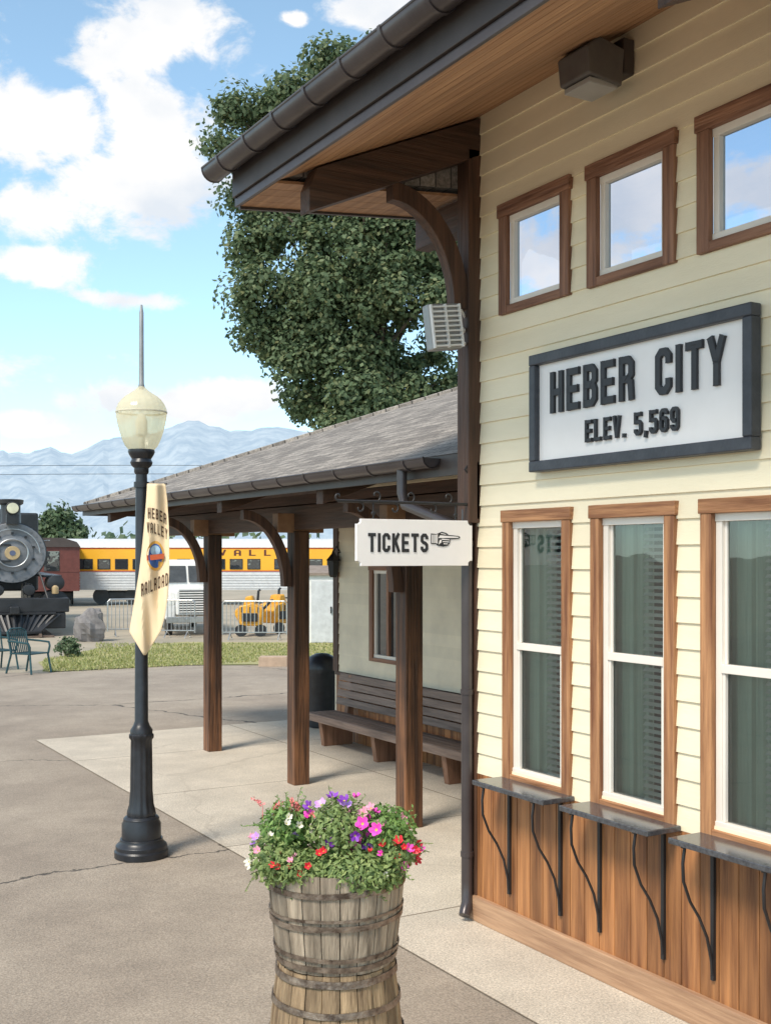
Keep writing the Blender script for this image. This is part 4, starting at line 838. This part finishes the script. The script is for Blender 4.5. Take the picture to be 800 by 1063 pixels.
for s in (-1,1):
    MB().prism([(s*.60,-1.45,.55),(s*.60,-1.45,1.05),(s*.60,-1.2,1.22),(s*.60,-.6,1.22),(s*.60,-.25,.95),(s*.60,-.25,.6),(s*.60,-.45,.6),(s*.60,-.6,.9),(s*.60,-1.1,.9),(s*.60,-1.25,.6)],(s*.34,0,0)).build('fender',white2,tt,local=True,bevel=.04)
    MB().lathe((s*.74,-1.4,1.12),[(.0,-.06),(.11,-.05),(.13,0),(.12,.2)],14,axis=Yx).build('headlight',hg,tt,local=True)
    MB().box(s*.86,-.1,1.7,s*1.0,-.05,2.1).build('mirror',black,tt,local=True)
    for y in (-.85,3.6): MB().lathe((s*.74,y,.4),[(.4,-.1),(.4,.1),(.2,.11)],18,axis=(1,0,0)).build('wheel',black,tt,local=True)
# ================= BARRIERS
def barrier(label,p,rz,Lb):
    o=thing('crowd_barrier',label,'barrier',p,rz,None); mb=MB()
    mb.tube([(0,0,.18),(0,0,1.18),(.08,0,1.26),(Lb-.08,0,1.26),(Lb,0,1.18),(Lb,0,.18)],.028,8); mb.tube([(0,0,.25),(Lb,0,.25)],.02,6); mb.build('frame',steel,o,local=True)
    mb=MB(); n=int(Lb/.13)
    for k in range(1,n): mb.tube([(Lb*k/n,0,.25),(Lb*k/n,0,1.25)],.013,5)
    mb.build('bars',steel,o,local=True)
    for x in (.25,Lb-.25): MB().tube([(x,-.3,.02),(x,-.3,.05),(x,0,.22),(x,.3,.05),(x,.3,.02)],.02,6).build('leg',steel,o,local=True)
    return o
barrier('steel crowd barrier in front of the yellow cart, right of the first porch post',gt(231,37.5),-A-.05,2.1)
barrier('steel crowd barrier standing left of the white truck',gt(112,39),-A+.3,1.7)
barrier('steel crowd barrier angled in front of the white truck',gt(166,38.5),-A-.12,1.2)
# yellow machinery
cyl=M('cart_yellow',(.80,.40,.03),(.55,.26,.03),rough=.5,scale=4)
cp=gt(262,39.5); ct=thing('yellow_cart','yellow hopper cart behind the steel crowd barrier','cart',cp,-A)
MB().prism([(-.32,-.35,.35),(-.55,-.35,.8),(-.38,-.35,1.0),(.05,-.35,1.12),(.36,-.35,.95),(.28,-.35,.35)],(0,.8,0)).build('hopper',cyl,ct,local=True,bevel=.04)
MB().prism([(-.25,-.3,1.02),(-.18,-.3,1.32),(.02,-.3,1.36),(.12,-.3,1.08)],(0,.45,0)).build('engine_cover',cyl,ct,local=True,bevel=.04)
MB().box(-.28,-.42,.5,.2,-.352,.78).build('access_panel',black,ct,local=True,bevel=.01)
for k in range(3): MB().box(-.30+.25*k,-.37,.8,-.26+.25*k,-.352,.98).build('rib',black,ct,local=True)
for s in (-.3,.3): MB().lathe((s,-.42,.2),[(.2,0),(.2,.12)],14,axis=Yx).build('wheel',black,ct,local=True)
MB().tube([(.30,-.2,.85),(.6,-.2,1.2),(.6,.3,1.2),(.30,.3,.85)],.03,6).build('handle',black,ct,local=True)
MB().tube([(.15,.1,1.1),(.18,.1,1.5),(.24,.1,1.55)],.04,8).build('exhaust_pipe',black,ct,local=True)
ct.scale=(1.1,1.1,1.02)
c2=dup(ct,gt(288,41),-A+.9,'yellow hopper cart turned aside, half behind the second porch post')
# shed
sp_=gt(319,36); sh=thing('storage_shed','small white shed with flat grey-brown roof beyond the porch','shed',sp_,-A)
MB().box(0,0,0,3.2,3,2.12).build('wall',white2,sh,local=True)
MB().prism([(-.08,-.1,2.12),(-.08,-.1,2.2),(-.08,1.5,2.42),(-.08,3.1,2.2),(-.08,3.1,2.12)],(3.36,0,0)).build('roof',M('shed_roof',(.22,.17,.14),(.3,.24,.2),rough=.8),sh,local=True)
dr=MB().box(.12,-.04,.03,.85,-.002,1.95).build('door',M('shed_door',(.62,.64,.66),rough=.5),sh,local=True,bevel=.01); MB().box(.72,-.09,.95,.76,-.04,1.15).build('handle',black,dr,local=True)
# low step
bs=tag(MB().prism([(-.35,-.2,0),(-.35,-.2,.22),(-.33,-.2,.24),(.33,-.2,.24),(.35,-.2,.22),(.35,-.2,0)],(0,.4,0)).build('block_step',concrete_block,bevel=.01),'low tan block step at the near edge of the lawn','step')
bs.location=gt(284,28.6); bs.rotation_euler=(0,0,-A)
# boulder
mb=MB(); n=20; mm_=12; c=gt(95,37)
for j in range(mm_+1):
    th=PI*j/mm_
    for i in range(n):
        ph=2*PI*i/n; d=Vector((math.sin(th)*math.cos(ph),math.sin(th)*math.sin(ph),math.cos(th))); r=1+.35*noise.noise(d*1.7)+.12*noise.noise(d*5)
        mb.v.append(Vector((d.x*r*.5,d.y*r*.45,max(-.05,.42+d.z*r*.62))))
for j in range(mm_):
    for i in range(n): mb.f.append((j*n+i,j*n+(i+1)%n,(j+1)*n+(i+1)%n,(j+1)*n+i)); mb.mi.append(0)
o=mb.build('boulder',M('boulder_grey',(.14,.13,.13),(.26,.24,.23),rough=.9,scale=3,bump=.6,bscale=8)); o.location=c; tag(o,'grey boulder standing in the grass right of the locomotive','boulder')
# shrub
sc_=gt(70,31); shb=thing('shrub','small green shrub in front of the steam locomotive','shrub',sc_); mb=MB(); crown(mb,[(sc_+UP*.32,.22,.9),(sc_+UP*.25+RT*.15,.18,.9),(sc_+UP*.25-RT*.15,.16,.9)],26,60,.04,.2); mb.build('foliage',leaf_dist,shb); mb=MB()
for k in range(5): mb.tube([sc_,sc_+Vector((random.uniform(-.2,.2),random.uniform(-.2,.2),.4))],.012,5)
mb.build('stem',bark,shb)
# patio chairs
teal=M('teal_metal',(.02,.06,.07),(.03,.085,.095),rough=.45,metal=.3)
def chair(label,p,rz):
    o=thing('metal_armchair',label,'chair',p,rz,'teal metal armchairs'); mb=MB()
    for k in range(7): mb.box(-.27,-.25+.075*k,.44,.27,-.20+.075*k,.455)
    mb.tube([(-.28,-.27,.445),(.28,-.27,.445),(.28,.27,.445),(-.28,.27,.445)],.014,6,closed=True); mb.build('seat',teal,o,local=True)
    mb=MB(); mb.tube([(-.27,.26,.45),(-.27,.36,.92),(-.15,.38,.98),(.15,.38,.98),(.27,.36,.92),(.27,.26,.45)],.02,6)
    for k in range(9): x=-.22+.055*k; mb.tube([(x,.27,.46),(x,.37,.95)],.013,5)
    mb.build('backrest',teal,o,local=True)
    for s in (-1,1):
        MB().tube([(s*.28,.33,.72),(s*.31,.0,.70),(s*.31,-.25,.68),(s*.3,-.28,.6),(s*.28,-.26,.45)],.022,6).build('armrest',teal,o,local=True)
        MB().tube([(s*.27,-.25,.45),(s*.3,-.32,.01)],.022,6).build('leg',teal,o,local=True); MB().tube([(s*.27,.25,.45),(s*.3,.36,.01)],.022,6).build('leg',teal,o,local=True)
    return o
c1=chair('teal metal armchair on the paving, the right one of the pair',gt(31,26.8),-A+R(65))
c1.scale=(1.1,1.1,1.05)
dup(c1,gt(-2,27.6),-A+R(50),'teal metal armchair at the left edge, cut off by the frame','teal metal armchairs')
# overhead wires
for dz in (0,9):
    mb=MB(); pts=[at(-150+45*k,483+dz+ .0006*(k*45-300)**2*.05,75) for k in range(14)]; mb.tube(pts,.016,5)
    tag(mb.build('overhead_wire',black),('upper' if dz==0 else 'lower')+' of two thin overhead wires crossing before the mountains','wire')
